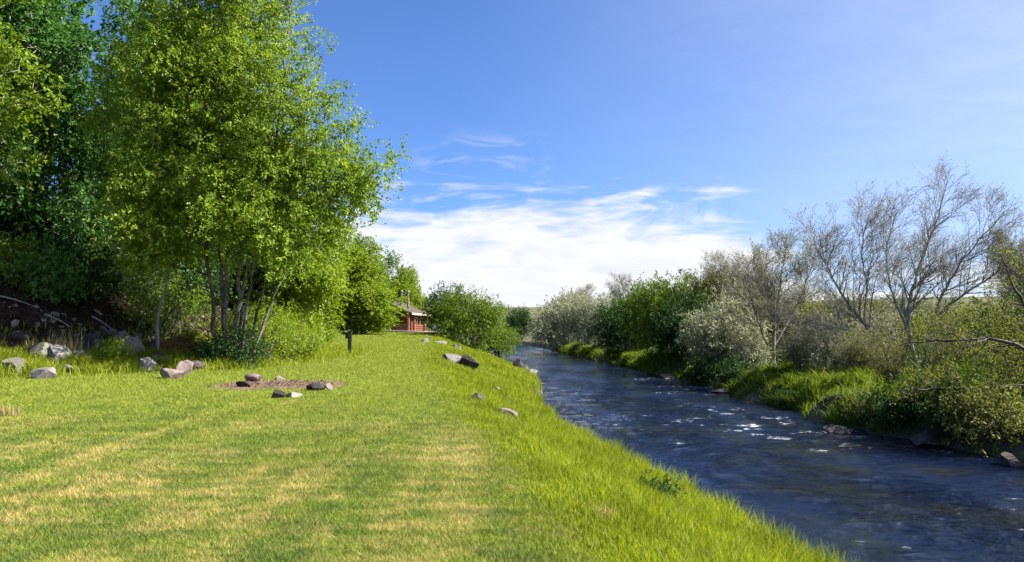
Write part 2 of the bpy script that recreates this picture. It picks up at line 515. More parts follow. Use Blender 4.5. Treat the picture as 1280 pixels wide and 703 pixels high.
def grow(seed, stems, ells, ntips, twigs=5, lpt=8, tl=.45, ll=.1, lw=.06, droop=.15, rt=.006, shell=2.2, zmin=0.0, step=.4, jitter=.25, tipcol=.35):
    """stems: (points, base radius, tip radius). ells: (centre, radii, weight). Returns a mesh per stem and one crown mesh."""
    r = np.random.default_rng(seed)
    P, par, own, plen, rad = [], [], [], [], []
    for si, (pts, r0, r1) in enumerate(stems):
        Q = resample(pts, step)
        Q[1:] += r.normal(0, .02 + .15 * r0, Q[1:].shape)
        for k, q in enumerate(Q):
            P.append(q); par.append(-1 if k == 0 else len(P) - 2); own.append(si)
            plen.append(0 if k == 0 else plen[-1] + step); rad.append(r0 + (r1 - r0) * (k / (len(Q) - 1)) ** .8)
    ns = len(P)
    # tips in the crown volume
    wts = np.array([e[2] * np.prod(e[1]) for e in ells]); wts /= wts.sum()
    T = []
    while len(T) < ntips:
        c, rd, _ = ells[r.choice(len(ells), p=wts)]
        v = unit(r.normal(size=3)); q = np.array(c) + v * np.array(rd) * r.random() ** (1 / shell) * (1 + r.normal(0, .07))
        if q[2] > zmin: T.append(q)
    T = np.array(T)
    PN = np.array(P)
    d0 = np.array([np.linalg.norm(PN - t, axis=1).min() for t in T])
    T = T[np.argsort(d0)]
    cap = ns + ntips * 14
    A = np.zeros((cap, 3)); A[:ns] = PN; PL = np.zeros(cap); PL[:ns] = plen
    n = ns; chains = []; dirs = []
    for t in T:
        B = A[:n]; dv = t - B; d = np.linalg.norm(dv, axis=1)
        dh = np.hypot(dv[:, 0], dv[:, 1])
        cost = d + .12 * PL[:n] + 1.2 * np.clip(.25 * dh - dv[:, 2], 0, 9)
        j = int(np.argmin(cost)); L = d[j]
        m = int(np.clip(L / .4, 2, 12))
        s = np.linspace(0, 1, m + 1)[1:, None]
        q = A[j] + (t - A[j]) * s
        q[:, 2] += (np.sin(s[:, 0] * math.pi) * .10 * L)
        q[:-1] += r.normal(0, .03 * L ** .5, q[:-1].shape)
        chains.append((j, n, m))
        for k in range(m):
            par.append(j if k == 0 else n + k - 1); own.append(own[j])
            PL[n + k] = PL[j] + L * (k + 1) / m
        A[n:n + m] = q; n += m
        dirs.append(unit(q[-1] - (q[-2] if m > 1 else A[j])))
    cnt = np.zeros(n); 
    for (_, n0, m) in chains: cnt[n0 + m - 1] += 1
    for k in range(n - 1, -1, -1):
        if par[k] >= 0: cnt[par[k]] += cnt[k]
    parts = [[] for _ in stems]
    o = 0
    for si, (pts, r0, r1) in enumerate(stems):
        idx = [k for k in range(ns) if own[k] == si]
        rr_ = np.array([rad[k] for k in idx]); rr_[0] *= 1.35
        parts[si].append(tube(A[idx], rr_, 8))
    for (j, n0, m) in chains:
        idx = [j] + list(range(n0, n0 + m))
        rd = rt * np.sqrt(np.maximum(cnt[idx], 1))
        if j < ns: rd[0] = min(rd[0], rad[j] * .8)
        rd = np.minimum(rd, rd[0] if rd[0] > 0 else rt)
        rd[0] = max(rd[0], rt); rd[-1] *= .6
        parts[own[j]].append(tube(A[idx], rd, 4))
    tm = []
    for pp in parts:
        V, Fc = join(pp); tm.append(np_mesh('trunk', V, Fc, M['bark_grey'], True))
    # leaves
    tips = A[[n0 + m - 1 for (_, n0, m) in chains]]; dirs = np.array(dirs)
    cen = np.average([e[0] for e in ells], axis=0, weights=wts)
    TW = np.repeat(np.arange(ntips), twigs)
    o_ = tips[TW] + r.normal(0, jitter, (len(TW), 3))
    outw = unit(tips - cen)
    td = unit(dirs[TW] * .5 + outw[TW] * .35 + r.normal(0, .75, (len(TW), 3)) + np.array([0, 0, .25]))
    tln = tl * r.uniform(.5, 1.2, len(TW))
    LI = np.repeat(np.arange(len(TW)), lpt)
    s = r.random(len(LI))
    C = o_[LI] + td[LI] * (s * tln[LI])[:, None]
    C[:, 2] -= droop * s ** 2 * tln[LI]
    C += r.normal(0, .03, C.shape)
    D = unit(td[LI] * .6 + r.normal(0, .7, C.shape) + np.array([0, 0, -droop * 2]))
    Nn = unit(r.normal(0, .6, C.shape) + np.array([0, 0, .7]) + outw[TW][LI] * .4)
    k = C[:, 2] > zmin - .3
    C, D, Nn, LI = C[k], D[k], Nn[k], LI[k]
    sz = r.uniform(.65, 1.25, len(C))
    V, Fc = leaf_quads(C, D, Nn, ll * sz, lw * sz)
    twt = r.random(len(TW))[LI]; tpt = r.random(ntips)[TW][LI]
    tint = np.clip(.24 * r.random(len(C)) + .28 * twt + (tipcol + .13) * tpt, 0, 1)
    cm = np_mesh('crown', V, Fc, M['leaf_aspen'], tint=tint)
    return tm, cm


def plant(tmpl, name, loc, label, cat, group=None, rz=0.0, sc=1.0, leaf=None, bark=None, stem='trunk'):
    tm, cm = tmpl
    e = empty(name, loc, rz, sc)
    tag(e, label, cat, group)
    for m in tm: link(stem, m, e, bark)
    link('crown' if stem == 'trunk' else 'foliage', cm, e, leaf)
    return e


def stem_line(r, x0, y0, x1, y1, h, bend=.3, n=4):
    t = np.linspace(0, 1, n)
    P = np.stack([x0 + (x1 - x0) * t ** 1.3, y0 + (y1 - y0) * t ** 1.3, h * t], 1)
    P[1:-1, :2] += r.normal(0, bend, (n - 2, 2))
    P[0, 2] = -.25
    return P


# big multi stemmed tree
def T_big():
    r = np.random.default_rng(3)
    st = []
    for (x0, y0, x1, y1, h, rad) in [(-.75, .1, -2.9, .4, 11, .11), (-.35, .5, -1.2, 1.2, 13.5, .095), (-.1, -.2, -.4, -1.4, 13, .115),
                                     (.2, .3, .9, .6, 14, .11), (.45, -.1, 2.0, -.6, 12, .095), (.75, .35, 3.4, .9, 7.6, .08), (.1, .8, .4, 2.6, 12, .09),
                                     (-.5, .9, -2.0, 2.2, 12, .08), (.35, .7, 2.4, 2.0, 11, .08)]:
        st.append((stem_line(r, x0 * .65, y0 * .65, x1, y1, h), rad * .74, .018))
    el = [((-.5, 0, 9.6), (3.2, 3.3, 5.0), 1.2), ((-2.0, .3, 7.4), (2.5, 2.6, 4.0), 1.0), ((2.1, .2, 6.7), (2.4, 2.5, 3.2), 1.2),
          ((3.5, 0, 6.2), (1.9, 1.9, 1.7), 1.1), ((-.6, -.4, 13), (2.8, 2.6, 3.2), .9), ((1.2, -1.2, 4.5), (2.5, 2.0, 1.7), 1.1),
          ((-2.2, -1.0, 5.0), (2.2, 1.9, 1.8), .8), ((0, 1.5, 5.5), (3.0, 1.6, 2.4), 1.0)]
    return grow(11, st, el, 1250, 11, 16, .62, .098, .06, .25, .005, 1.8, 2.0, jitter=.2)


def T_aspen(seed, h, w, z0, n=420, ll=.15, lpt=9, stems=1, tw=5):
    r = np.random.default_rng(seed)
    st = [(stem_line(r, r.normal(0, .15) * (stems > 1), r.normal(0, .15) * (stems > 1), r.normal(0, w * .25), r.normal(0, w * .25), h * r.uniform(.85, .95), .12, 5), .014 * h ** .75 / stems ** .35 + .025, .015) for _ in range(stems)]
    el = []
    for k in range(6):
        t = (k + .5) / 6
        rad = w * (.95 - .75 * abs(t - .38) ** 1.25 * 1.7)
        el.append(((r.normal(0, w * .25), r.normal(0, w * .25), z0 + (h - z0) * t), (rad * r.uniform(.75, 1.1), rad * r.uniform(.75, 1.1), (h - z0) / 7.5), 1))
    return grow(seed + 50, st, el, n, tw, lpt, .55, ll, ll * .62, .15, .007, 1.9, z0 * .8)


def T_bush(seed, h, w, n=260, ll=.14, lw=.5, lpt=9, tw=5, nst=9, tl=.5, upright=0.0, z0=.15):
    r = np.random.default_rng(seed)
    st = []
    for k in range(nst):
        a = r.uniform(0, 6.28); q = r.uniform(.2, .75) * w
        st.append((stem_line(r, r.normal(0, .12 * w), r.normal(0, .12 * w), q * math.cos(a), q * math.sin(a), h * r.uniform(.6, .9), .1 * w, 4), .012 * h + .012, .01))
    el = [((0, 0, h * .5), (w, w, h * .5), 1.2)]
    for k in range(7):
        a = r.uniform(0, 6.28); q = r.uniform(.35, .8) * w; s = r.uniform(.3, .5)
        el.append(((q * math.cos(a), q * math.sin(a), h * r.uniform(.3, .78)), (w * s, w * s, h * s * .6 * (1 + upright)), 1))
    return grow(seed + 90, st, el, n, tw, lpt, tl, ll, ll * lw, .1, .006, 2.2, z0)


big = T_big()
asp = [T_aspen(21, 17, 3.4, 2.4, 800, .19), T_aspen(22, 15, 3.0, 1.8, 720, .18), T_aspen(23, 18.5, 3.6, 3.2, 800, .19)]
mid = [T_aspen(31, 9.5, 2.7, .7, 640, .18, 10, 3), T_aspen(32, 11, 2.9, .6, 700, .19, 10, 2), T_aspen(33, 8, 2.1, .6, 480, .18, 9, 4)]
bush = [T_bush(41, 5, 3.0, 420, .2, .35, 9, 6), T_bush(42, 4.2, 2.6, 380, .18, .4, 9, 6), T_bush(43, 6, 3.4, 480, .22, .4, 9, 6)]
bush.append(T_bush(44, 4.2, 2.7, 300, .15, .45, 6, 4, 12, .6))
low = [T_bush(51, 1.4, .9, 150, .1, .5, 8, 4, 8, .3), T_bush(52, 1.0, .8, 130, .1, .55, 8, 4, 7, .25), T_bush(53, 1.7, 1.1, 170, .1, .3, 8, 5, 12, .4, .5)]

p = hit(287, 459)
plant(big, 'broadleaf_tree', p, 'large multi stemmed lime green tree at the edge of the lawn behind the fire pit', 'tree', None, 0, 1.0, M['leaf_lime'], M['bark_mottled'])

# trees of the wood on the slope, shade put into the darker leaf colours: (px, distance, template, scale, turn, leaf, label)
WOOD = [
    (-20, 31, 0, 1.0, .3, 'leaf_aspen', 'shade toned tall aspen standing furthest left on the shaded slope'),
    (18, 37, 1, 1.15, 1.9, 'leaf_aspen', 'pale trunked aspen between the far left aspen and the sky gap'),
    (-55, 27, 2, .9, 4.0, 'leaf_lime', 'yellow green aspen crown cut off by the top left corner of the photo'),
    (188, 36, 1, 1.0, 2.4, 'leaf_aspen', 'aspen with pale trunk on the slope left of the large multi stemmed tree'),
    (125, 46, 0, .55, 5.1, 'leaf_dark', 'shade toned aspen in the gloom behind the pink boulder'),
    (215, 42, 2, .9, .8, 'leaf_aspen', 'tall aspen directly behind the left half of the large multi stemmed tree'),
    (262, 50, 0, .95, 2.9, 'leaf_aspen', 'shaded aspen behind the stems of the large multi stemmed tree'),
    (330, 47, 1, .85, 1.2, 'leaf_lime', 'aspen standing just right behind the large multi stemmed tree'),
    (5, 50, 2, .95, 3.3, 'leaf_dark', 'dark aspen deep in the wood at the left edge'),
    (185, 56, 0, 1.0, .1, 'leaf_dark', 'dark aspen deep in the wood behind the slope boulders'),
    (104, 34, 1, .52, 1.0, 'leaf_aspen', 'short aspen on the slope filling the gap under the patch of sky'),
    (146, 31, 1, .72, 3.0, 'leaf_aspen', 'mid sized aspen touching the left flank of the large tree'),
    (-70, 40, 0, .95, 2.2, 'leaf_dark', 'dark aspen deep in the wood past the left edge'),
    (290, 64, 2, .85, 5.6, 'leaf_dark', 'dark aspen furthest back in the wood, seen between the pale stems'),
]
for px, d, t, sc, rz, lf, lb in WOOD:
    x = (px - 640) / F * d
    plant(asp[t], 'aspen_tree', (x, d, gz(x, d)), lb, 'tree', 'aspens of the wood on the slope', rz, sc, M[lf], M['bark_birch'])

for px, d, t, sc, rz, lb in [
        (-60, 33, 1, 1.0, .4, 'dark thicket on the slope running out past the left edge'), (15, 42, 0, 1.05, 2.2, 'dark thicket among the left trunks of the wood'),
        (70, 46, 2, .95, 3.1, 'dark thicket below the sky gap in the wood'), (120, 39, 1, 1.0, 4.9, 'dark thicket behind the slope stones and sticks'),
        (175, 45, 0, .95, 1.4, 'dark thicket on the slope behind the sunlit sapling'), (225, 37, 1, .85, 5.5, 'dark thicket on the slope just left of the large tree stems'),
        (262, 42, 1, .95, .9, 'dark thicket seen between the left stems of the large tree'), (310, 45, 0, .9, 2.7, 'dark thicket seen right of the large tree stems'),
        (205, 60, 2, 1.1, 4.2, 'deep shaded thicket farthest back in the wood'), (100, 64, 2, 1.2, .2, 'deep shaded thicket far behind the sky gap'),
        (330, 62, 2, 1.0, 3.8, 'deep shaded thicket behind the young birches')]:
    x = (px - 640) / F * d
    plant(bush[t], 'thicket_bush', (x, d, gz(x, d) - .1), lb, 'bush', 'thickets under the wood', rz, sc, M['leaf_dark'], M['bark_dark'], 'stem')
q = hit(197, 446)
sap = T_aspen(61, 5.6, 1.5, 2.9, 150, .14, 9)
plant(sap, 'sapling', q, 'sunlit bright green sapling in front of the dark slope left of the large tree', 'tree', None, 2.0, 1.0, M['leaf_bright'], M['bark_grey'])

MID = [
    (372, 41, 2, .9, .4, 'leaf_bright', 'young birch with one white stem rising from the leafy shrub', 'birch_tree'),
    (398, 46, 0, (.9, .9, .78), 1.1, 'leaf_bright', 'bright green tree with a cluster of short dark trunks left of the black post', 'birch_tree'),
    (345, 52, 1, 1.05, 2.0, 'leaf_lime', 'lime green birch filling the gap behind the young white birch', 'birch_tree'),
    (446, 68, 1, (.9, .9, .72), 3.9, 'leaf_bright', 'bright yellow green birch above and behind the black post', 'birch_tree'),
    (456, 66, 0, (1.0, 1.0, .70), 5.0, 'leaf_bright', 'bright birch whose crown hides the left end of the cabin', 'birch_tree'),
    (425, 70, 1, (1.1, 1.1, .82), .9, 'leaf_lime', 'tall birch behind the row of bright birches left of the cabin', 'birch_tree'),
    (486, 116, 1, (1.1, 1.1, 1.02), 2.5, 'leaf_aspen', 'darker birch rising behind the cabin chimney', 'birch_tree'),
    (517, 122, 0, (1.0, 1.0, 1.0), 4.4, 'leaf_bright', 'pointed light green birch behind the right end of the cabin roof', 'birch_tree'),
    (500, 112, 2, (1.2, 1.2, 1.22), 3.0, 'leaf_bright', 'slim pointed birch between the two trees behind the cabin', 'birch_tree'),
    (458, 105, 1, 1.12, 1.5, 'leaf_aspen', 'birch hidden mostly behind the bright birches left of the cabin', 'birch_tree'),
]
for px, d, t, sc, rz, lf, lb, nm in MID:
    x = (px - 640) / F * d
    plant(mid[t], nm, (x, d, gz(x, d)), lb, 'tree', 'birches along the lawn', rz, sc, M[lf], M['bark_birch'])

# bushes: (px, distance, template, scale, turn, leaf, bark, label, name, category, group)
BUSH = [
    (590, 68, 0, (.96, .95, 1.03), .2, 'leaf_willow', 'bark_dark', 'big round green willow bush on the near bank beside the cabin', 'willow_bush'),
    (562, 82, 1, (.95, 1.0, 1.3), 2.2, 'leaf_dark', 'bark_dark', 'darker green bush between the cabin and the big round willow', 'willow_bush'),
    (622, 92, 1, (.9, .9, .95), 4, 'leaf_willow', 'bark_dark', 'smaller green bush behind the right flank of the big round willow', 'willow_bush'),
    # far bank, from the distance to the near end
    (648, 205, 2, (1.1, 1.1, 1.45), 1, 'leaf_dark', 'bark_dark', 'nearly black green tree where the river disappears', 'willow_bush'),
    (700, 123, 2, (1.35, 1.3, 1.22), .5, 'leaf_silver', 'bark_grey', 'leftmost silvery grey willow of the far bank', 'silver_willow'),
    (712, 128, 2, (1.3, 1.3, 1.45), 3.3, 'leaf_silver', 'bark_red', 'silvery grey willow with reddish limbs and the tallest top', 'silver_willow'),
    (738, 104, 0, (1.35, 1.2, 1.3), 2.0, 'leaf_silver', 'bark_grey', 'silvery willow above the grassy point of the far bank', 'silver_willow'),
    (768, 92, 0, (1.1, 1.2, 1.25), 5.2, 'leaf_silver', 'bark_grey', 'silvery willow just left of the green far bank bushes', 'silver_willow'),
    (778, 74, 1, (1.0, 1.1, 1.25), .9, 'leaf_dark', 'bark_dark', 'dark low bush overhanging the water right of the grassy point', 'willow_bush'),
    (800, 80, 2, (.85, .9, 1.0), 2.9, 'leaf_willow', 'bark_dark', 'mid green willow bush beginning the green row on the far bank', 'willow_bush'),
    (836, 62, 0, (1.0, 1.1, 1.32), 1.7, 'leaf_willow', 'bark_dark', 'fullest bright green willow bush in the middle of the far bank', 'willow_bush'),
    (862, 56, 1, (1.0, 1.0, 1.12), 4.6, 'leaf_dark', 'bark_dark', 'dark green bush leaning over the shaded water', 'willow_bush'),
    (892, 60, 0, (.95, 1.1, 1.3), 3.0, 'leaf_olive', 'bark_grey', 'olive green bush between the green willows and the bare trees', 'willow_bush'),
    (905, 47, 1, (.85, .95, .95), .6, 'leaf_silver', 'bark_grey', 'grey leaved low bush at the water left of the thin bare tree', 'silver_willow'),
    (932, 55, 0, (.9, 1.0, 1.05), 5.5, 'leaf_silver', 'bark_grey', 'grey green bush directly behind the thin bare tree', 'silver_willow'),
    (1004, 52, 1, (1.3, 1.2, .95), 2.7, 'leaf_olive', 'bark_grey', 'broad olive brush between the two bare trees', 'willow_bush'),
    (1062, 47, 1, (1.2, 1.2, .85), 1.3, 'leaf_olive', 'bark_grey', 'olive brush behind the leaning limbs of the tall bare tree', 'willow_bush'),
    (1118, 50, 0, (1.1, 1.2, .78), 4.1, 'leaf_silver', 'bark_grey', 'grey green brush showing through the base of the tall bare tree', 'silver_willow'),
    (1180, 42, 3, (1.0, 1.1, .72), .1, 'leaf_yellow', 'bark_grey', 'yellow green bush just right of the tall bare tree', 'willow_bush'),
    (1245, 38, 3, (1.0, 1.1, .60), 3.6, 'leaf_olive', 'bark_grey', 'olive green bush at the right edge behind the dark branches', 'willow_bush'),
    (1252, 27, 3, (.6, .7, .52), 2.1, 'leaf_dark', 'bark_dark', 'shade toned bush drooping over the bank under the dark branches', 'willow_bush'),  # this and the next: dark shade put into the leaf colour
    (1310, 25, 3, (.8, .9, .85), 5.9, 'leaf_dark', 'bark_dark', 'shade toned bush cut off by the right edge above the water', 'willow_bush'),
    (1285, 23.5, 3, (.55, .65, .6), 4.4, 'leaf_yellow', 'bark_dark', 'yellow green bush low over the water just inside the right edge', 'willow_bush'),
    (1030, 76, 2, (1.3, 1.3, .8), 2.2, 'leaf_olive', 'bark_grey', 'far olive thicket seen through the leaning bare limbs', 'willow_bush'),
    (1120, 84, 2, (1.4, 1.4, .75), .7, 'leaf_silver', 'bark_grey', 'far grey thicket seen through the tall bare tree', 'silver_willow'),
    (1225, 70, 2, (1.4, 1.4, .72), 4.7, 'leaf_olive', 'bark_grey', 'far olive thicket behind the bushes right of the tall bare tree', 'willow_bush'),
    (1330, 60, 2, (1.3, 1.3, .7), 1.9, 'leaf_olive', 'bark_grey', 'far olive thicket running out past the right edge', 'willow_bush'),
    (860, 96, 2, (1.3, 1.3, 1.15), 3.9, 'leaf_silver', 'bark_grey', 'pale grey willow top showing over the green far bank bushes', 'silver_willow'),
    (950, 88, 2, (1.3, 1.3, 1.0), 5.0, 'leaf_silver', 'bark_grey', 'far grey willow behind the thin bare tree', 'silver_willow'),
]
for px, d, t, sc, rz, lf, bk, lb, nm in BUSH:
    x = (px - 640) / F * d
    z = gz(x, d)
    grp = {'silver_willow': 'silvery willows of the far bank'}.get(nm, 'green bushes along the river')
    plant(bush[t], nm, (x, d, max(z, .1) - .1), lb, 'bush' if nm == 'willow_bush' else 'tree', grp, rz, sc, M[lf], M[bk], 'trunk' if nm == 'silver_willow' else 'stem')


# ------------------------------------------------------------------ bare trees
def bare(seed, limbs, lvl=3, dens=2.6, len1=2.4, up=.35, wind=(.0, 0, 0), leafn=1400, twr=.006):
    """limbs: list of (points, r0, r1); grows rising shoots on every limb"""
    r = np.random.default_rng(seed)
    parts, tips = [], []

    def shoot(p, d, L, r0, level):
        n = max(3, int(L / .3)); q = [p]; dd = d.copy()
        for k in range(n):
            dd = unit(dd + np.array([wind[0], wind[1], up]) * .16 + r.normal(0, .07, 3)); q.append(q[-1] + dd * L / n)
        q = np.array(q)
        rd = np.linspace(r0, max(twr * .55, r0 * .3), len(q))
        parts.append(tube(q, rd, 4 if level < 3 else 3))
        tips.extend(q[len(q) // 2:])
        if level < lvl:
            m = max(2, int(L * dens * (1 + .35 * level)))
            for s in np.sort(r.uniform(.15, .98, m)):
                k = s * (len(q) - 1); a = int(k); pp = q[a] + (q[min(a + 1, len(q) - 1)] - q[a]) * (k - a)
                t = unit(q[min(a + 1, len(q) - 1)] - q[a]) if a < len(q) - 1 else dd
                side = unit(np.cross(t, r.normal(size=3)))
                shoot(pp, unit(t * .75 + side * r.uniform(.45, .85)), L * r.uniform(.32, .6) * (1.1 - .5 * s) + .12, max(twr * .8, rd[a] * .5), level + 1)

    for pts, r0, r1 in limbs:
        Q = resample(pts, .3); Q[1:] += r.normal(0, .025, Q[1:].shape)
        rd = r0 + (r1 - r0) * np.linspace(0, 1, len(Q)) ** .8
        parts.append(tube(Q, rd, 7))
        Lt = np.linalg.norm(np.diff(Q, axis=0), axis=1).sum()
        m = int(Lt * dens * 1.25)
        for s in np.sort(r.uniform(.28, 1.0, m)):
            a = min(int(s * (len(Q) - 1)), len(Q) - 2); t = unit(Q[a + 1] - Q[a])
            side = unit(np.cross(t, r.normal(size=3)) + np.array([0, 0, .25]))
            shoot(Q[a], unit(t * .7 + side * .75), len1 * r.uniform(.45, 1.0) * (1.15 - .55 * s), rd[a] * .5, 1)
    V, Fc = join(parts)
    tm = np_mesh('trunk', V, Fc, M['bark_dark'], True)
    tips = np.array(tips); k = r.integers(0, len(tips), leafn)
    C = tips[k] + r.normal(0, .05, (leafn, 3))
    V, Fc = leaf_quads(C, r.normal(size=C.shape) + np.array([0, 0, .6]), r.normal(size=C.shape), r.uniform(.04, .10, leafn), r.uniform(.02, .05, leafn))
    return tm, np_mesh('crown', V, Fc, M['bud'], tint=r.random(leafn))


def bare_tree(tmpl, loc, label, rz=0, sc=1, bk='bark_dark', lf='bud'):
    e = empty('bare_tree', loc, rz, sc); tag(e, label, 'tree', 'bare trees of the far bank')
    link('trunk', tmpl[0], e, M[bk]); link('crown', tmpl[1], e, M[lf])
    return e


def pl(base, pts, d, r):
    """limb through the given picture points, wandering in depth"""
    out = []; dy = 0
    for k, (px, py) in enumerate(pts):
        dy += 0 if k == 0 else r.normal(0, .5)
        out.append(at(px, py, d + dy) - base)
    return np.array(out)


rb = np.random.default_rng(77)
D1 = 36.0; B1 = np.array([(1150 - 640) / F * D1, D1, 0]); B1[2] = gz(B1[0], D1) - .1
limbs = [
    (pl(B1, [(1148, 478), (1140, 430), (1132, 395), (1150, 330), (1172, 275), (1185, 225)], D1, rb), .13, .014),
    (pl(B1, [(1150, 478), (1160, 430), (1170, 385), (1195, 335), (1225, 300), (1255, 265)], D1, rb), .11, .014),
    (pl(B1, [(1146, 478), (1120, 450), (1090, 415), (1062, 385), (1035, 340), (1022, 290)], D1, rb), .14, .014),
    (pl(B1, [(1100, 428), (1060, 408), (1020, 412), (990, 430)], D1, rb), .07, .015),
    (pl(B1, [(1080, 405), (1085, 360), (1075, 315), (1085, 275)], D1, rb), .06, .012),
    (pl(B1, [(1140, 425), (1115, 370), (1105, 320), (1120, 265)], D1, rb), .07, .012),
    (pl(B1, [(1165, 400), (1200, 370), (1250, 340), (1285, 300)], D1, rb), .07, .012),
]
bare_tree(bare(5, limbs, 3, 3.7, 2.9, .55, (.25, 0, 0), 9000, .0075), B1, 'tall bare tree with fine grey twigs and limbs leaning both ways on the far bank', 0, 1, 'bark_twig')

D2 = 42.0; B2 = np.array([(968 - 640) / F * D2, D2, 0]); B2[2] = gz(B2[0], D2) - .1
limbs = [
    (pl(B2, [(968, 474), (966, 440), (970, 400), (975, 350), (985, 305)], D2, rb), .13, .015),
    (pl(B2, [(967, 450), (950, 410), (938, 370), (935, 330)], D2, rb), .07, .012),
    (pl(B2, [(969, 430), (990, 395), (1010, 350), (1020, 310)], D2, rb), .07, .012),
    (pl(B2, [(970, 400), (955, 360), (960, 310)], D2, rb), .05, .01),
]
t2 = bare(6, limbs, 3, 4.6, 2.2, .6, (.05, 0, 0), 14000, .008)
bare_tree(t2, B2, 'thin upright bare tree with grey twigs standing in bright grass', 0, 1, 'bark_grey')
for px, d, sc, rz, lb in [(925, 58, 1.0, 2.0, 'leafless grey tree top poking out above the olive bush'), (880, 74, 1.0, 4.0, 'leafless pale tree above the middle of the green bushes'),
                          (1285, 34, .8, 1.0, 'bare twiggy tree cut off by the right edge'), (790, 110, 1.25, 3, 'leafless far tree above the silvery willows'),
                          (722, 140, 1.3, 5, 'leafless treetop standing highest over the silvery willows')]:
    x = (px - 640) / F * d
    bare_tree(t2, (x, d, gz(x, d)), lb, rz, sc, 'bark_grey')

rt_ = np.random.default_rng(31)
tw_l = []
for k in range(11):
    a = rt_.uniform(0, 6.28); L = rt_.uniform(1.2, 2.0); q = rt_.uniform(.3, 1.0)
    tw_l.append((np.array([[0, 0, -.15], [q * .35 * math.cos(a), q * .35 * math.sin(a), L * .45], [q * math.cos(a), q * math.sin(a), L]]), .025, .008))
twt = bare(33, tw_l, 2, 4.5, .9, .35, (0, 0, 0), 2600, .006)
for px, d, sc, rz, bk, lf, lb in [
        (1000, 38, 1.1, .3, 'bark_grey', 'bud', 'grey twiggy shrub in the grass right of the thin bare tree'), (1075, 33, 1.0, 1.3, 'bark_grey', 'leaf_olive', 'grey twiggy shrub under the leaning limbs of the tall bare tree'),
        (1112, 30, .9, 2.1, 'bark_dark', 'leaf_olive', 'dark twiggy shrub at the bank edge in front of the tall bare tree'), (1185, 26, 1.0, 4.0, 'bark_dark', 'leaf_olive', 'dark twiggy shrub between the two bank edge yellow green plants'),
        (1240, 22, 1.0, 5.0, 'bark_dark', 'leaf_yellow', 'dark twiggy shrub over the water near the right edge'), (935, 45, 1.1, 3.3, 'bark_grey', 'bud', 'pale grey twiggy shrub left of the thin bare tree'),
        (895, 48, 1.2, 2.4, 'bark_grey', 'bud', 'pale grey twiggy shrub beside the grey leaved low bush'), (1030, 43, 1.5, .9, 'bark_grey', 'leaf_silver', 'tall grey twiggy shrub behind the bright far bank grass'),
        (1095, 42, 1.5, 5.6, 'bark_grey', 'leaf_silver', 'tall grey twiggy shrub left of the base of the tall bare tree'), (1203, 32, 1.4, 1.9, 'bark_dark', 'leaf_olive', 'dark twiggy shrub a little right of the tall bare tree'),
        (870, 53, 1.1, .2, 'bark_dark', 'leaf_willow', 'dark twiggy shrub hanging over the shaded water'), (1275, 27, 1.5, 4.4, 'bark_dark', 'leaf_yellow', 'large twiggy shrub at the right edge under the dark branches')]:
    x = (px - 640) / F * d
    x = max(x, float(xr(np.array([d]))[0]) + .25)
    e = empty('twiggy_shrub', (x, d, gz(x, d)), rz, sc); tag(e, lb, 'shrub', 'twiggy shrubs of the far bank')
    link('stem', twt[0], e, M[bk]); link('foliage', twt[1], e, M[lf])

# dark branches reaching over the water at the right edge
rb2 = np.random.default_rng(12)
D3 = 20.5; B3 = np.array([14.0, D3, gz(14.0, D3)])
limbs = [
    (pl(B3, [(1320, 470), (1270, 425), (1210, 425), (1120, 430)], D3, rb2), .075, .014),
    (pl(B3, [(1320, 480), (1260, 485), (1200, 482), (1120, 492)], D3, rb2), .065, .014),
    (pl(B3, [(1325, 470), (1290, 400), (1262, 350), (1250, 320)], D3, rb2), .08, .012),
]
e = empty('leaning_tree', B3); tag(e, 'dark leaning tree whose long low branches reach in from the right edge', 'tree')
tm = bare(8, limbs, 3, 3.0, 1.0, .1, (-.15, 0, 0), 2200)
link('trunk', tm[0], e, M['bark_dark']); link('crown', tm[1], e, M['leaf_yellow'])

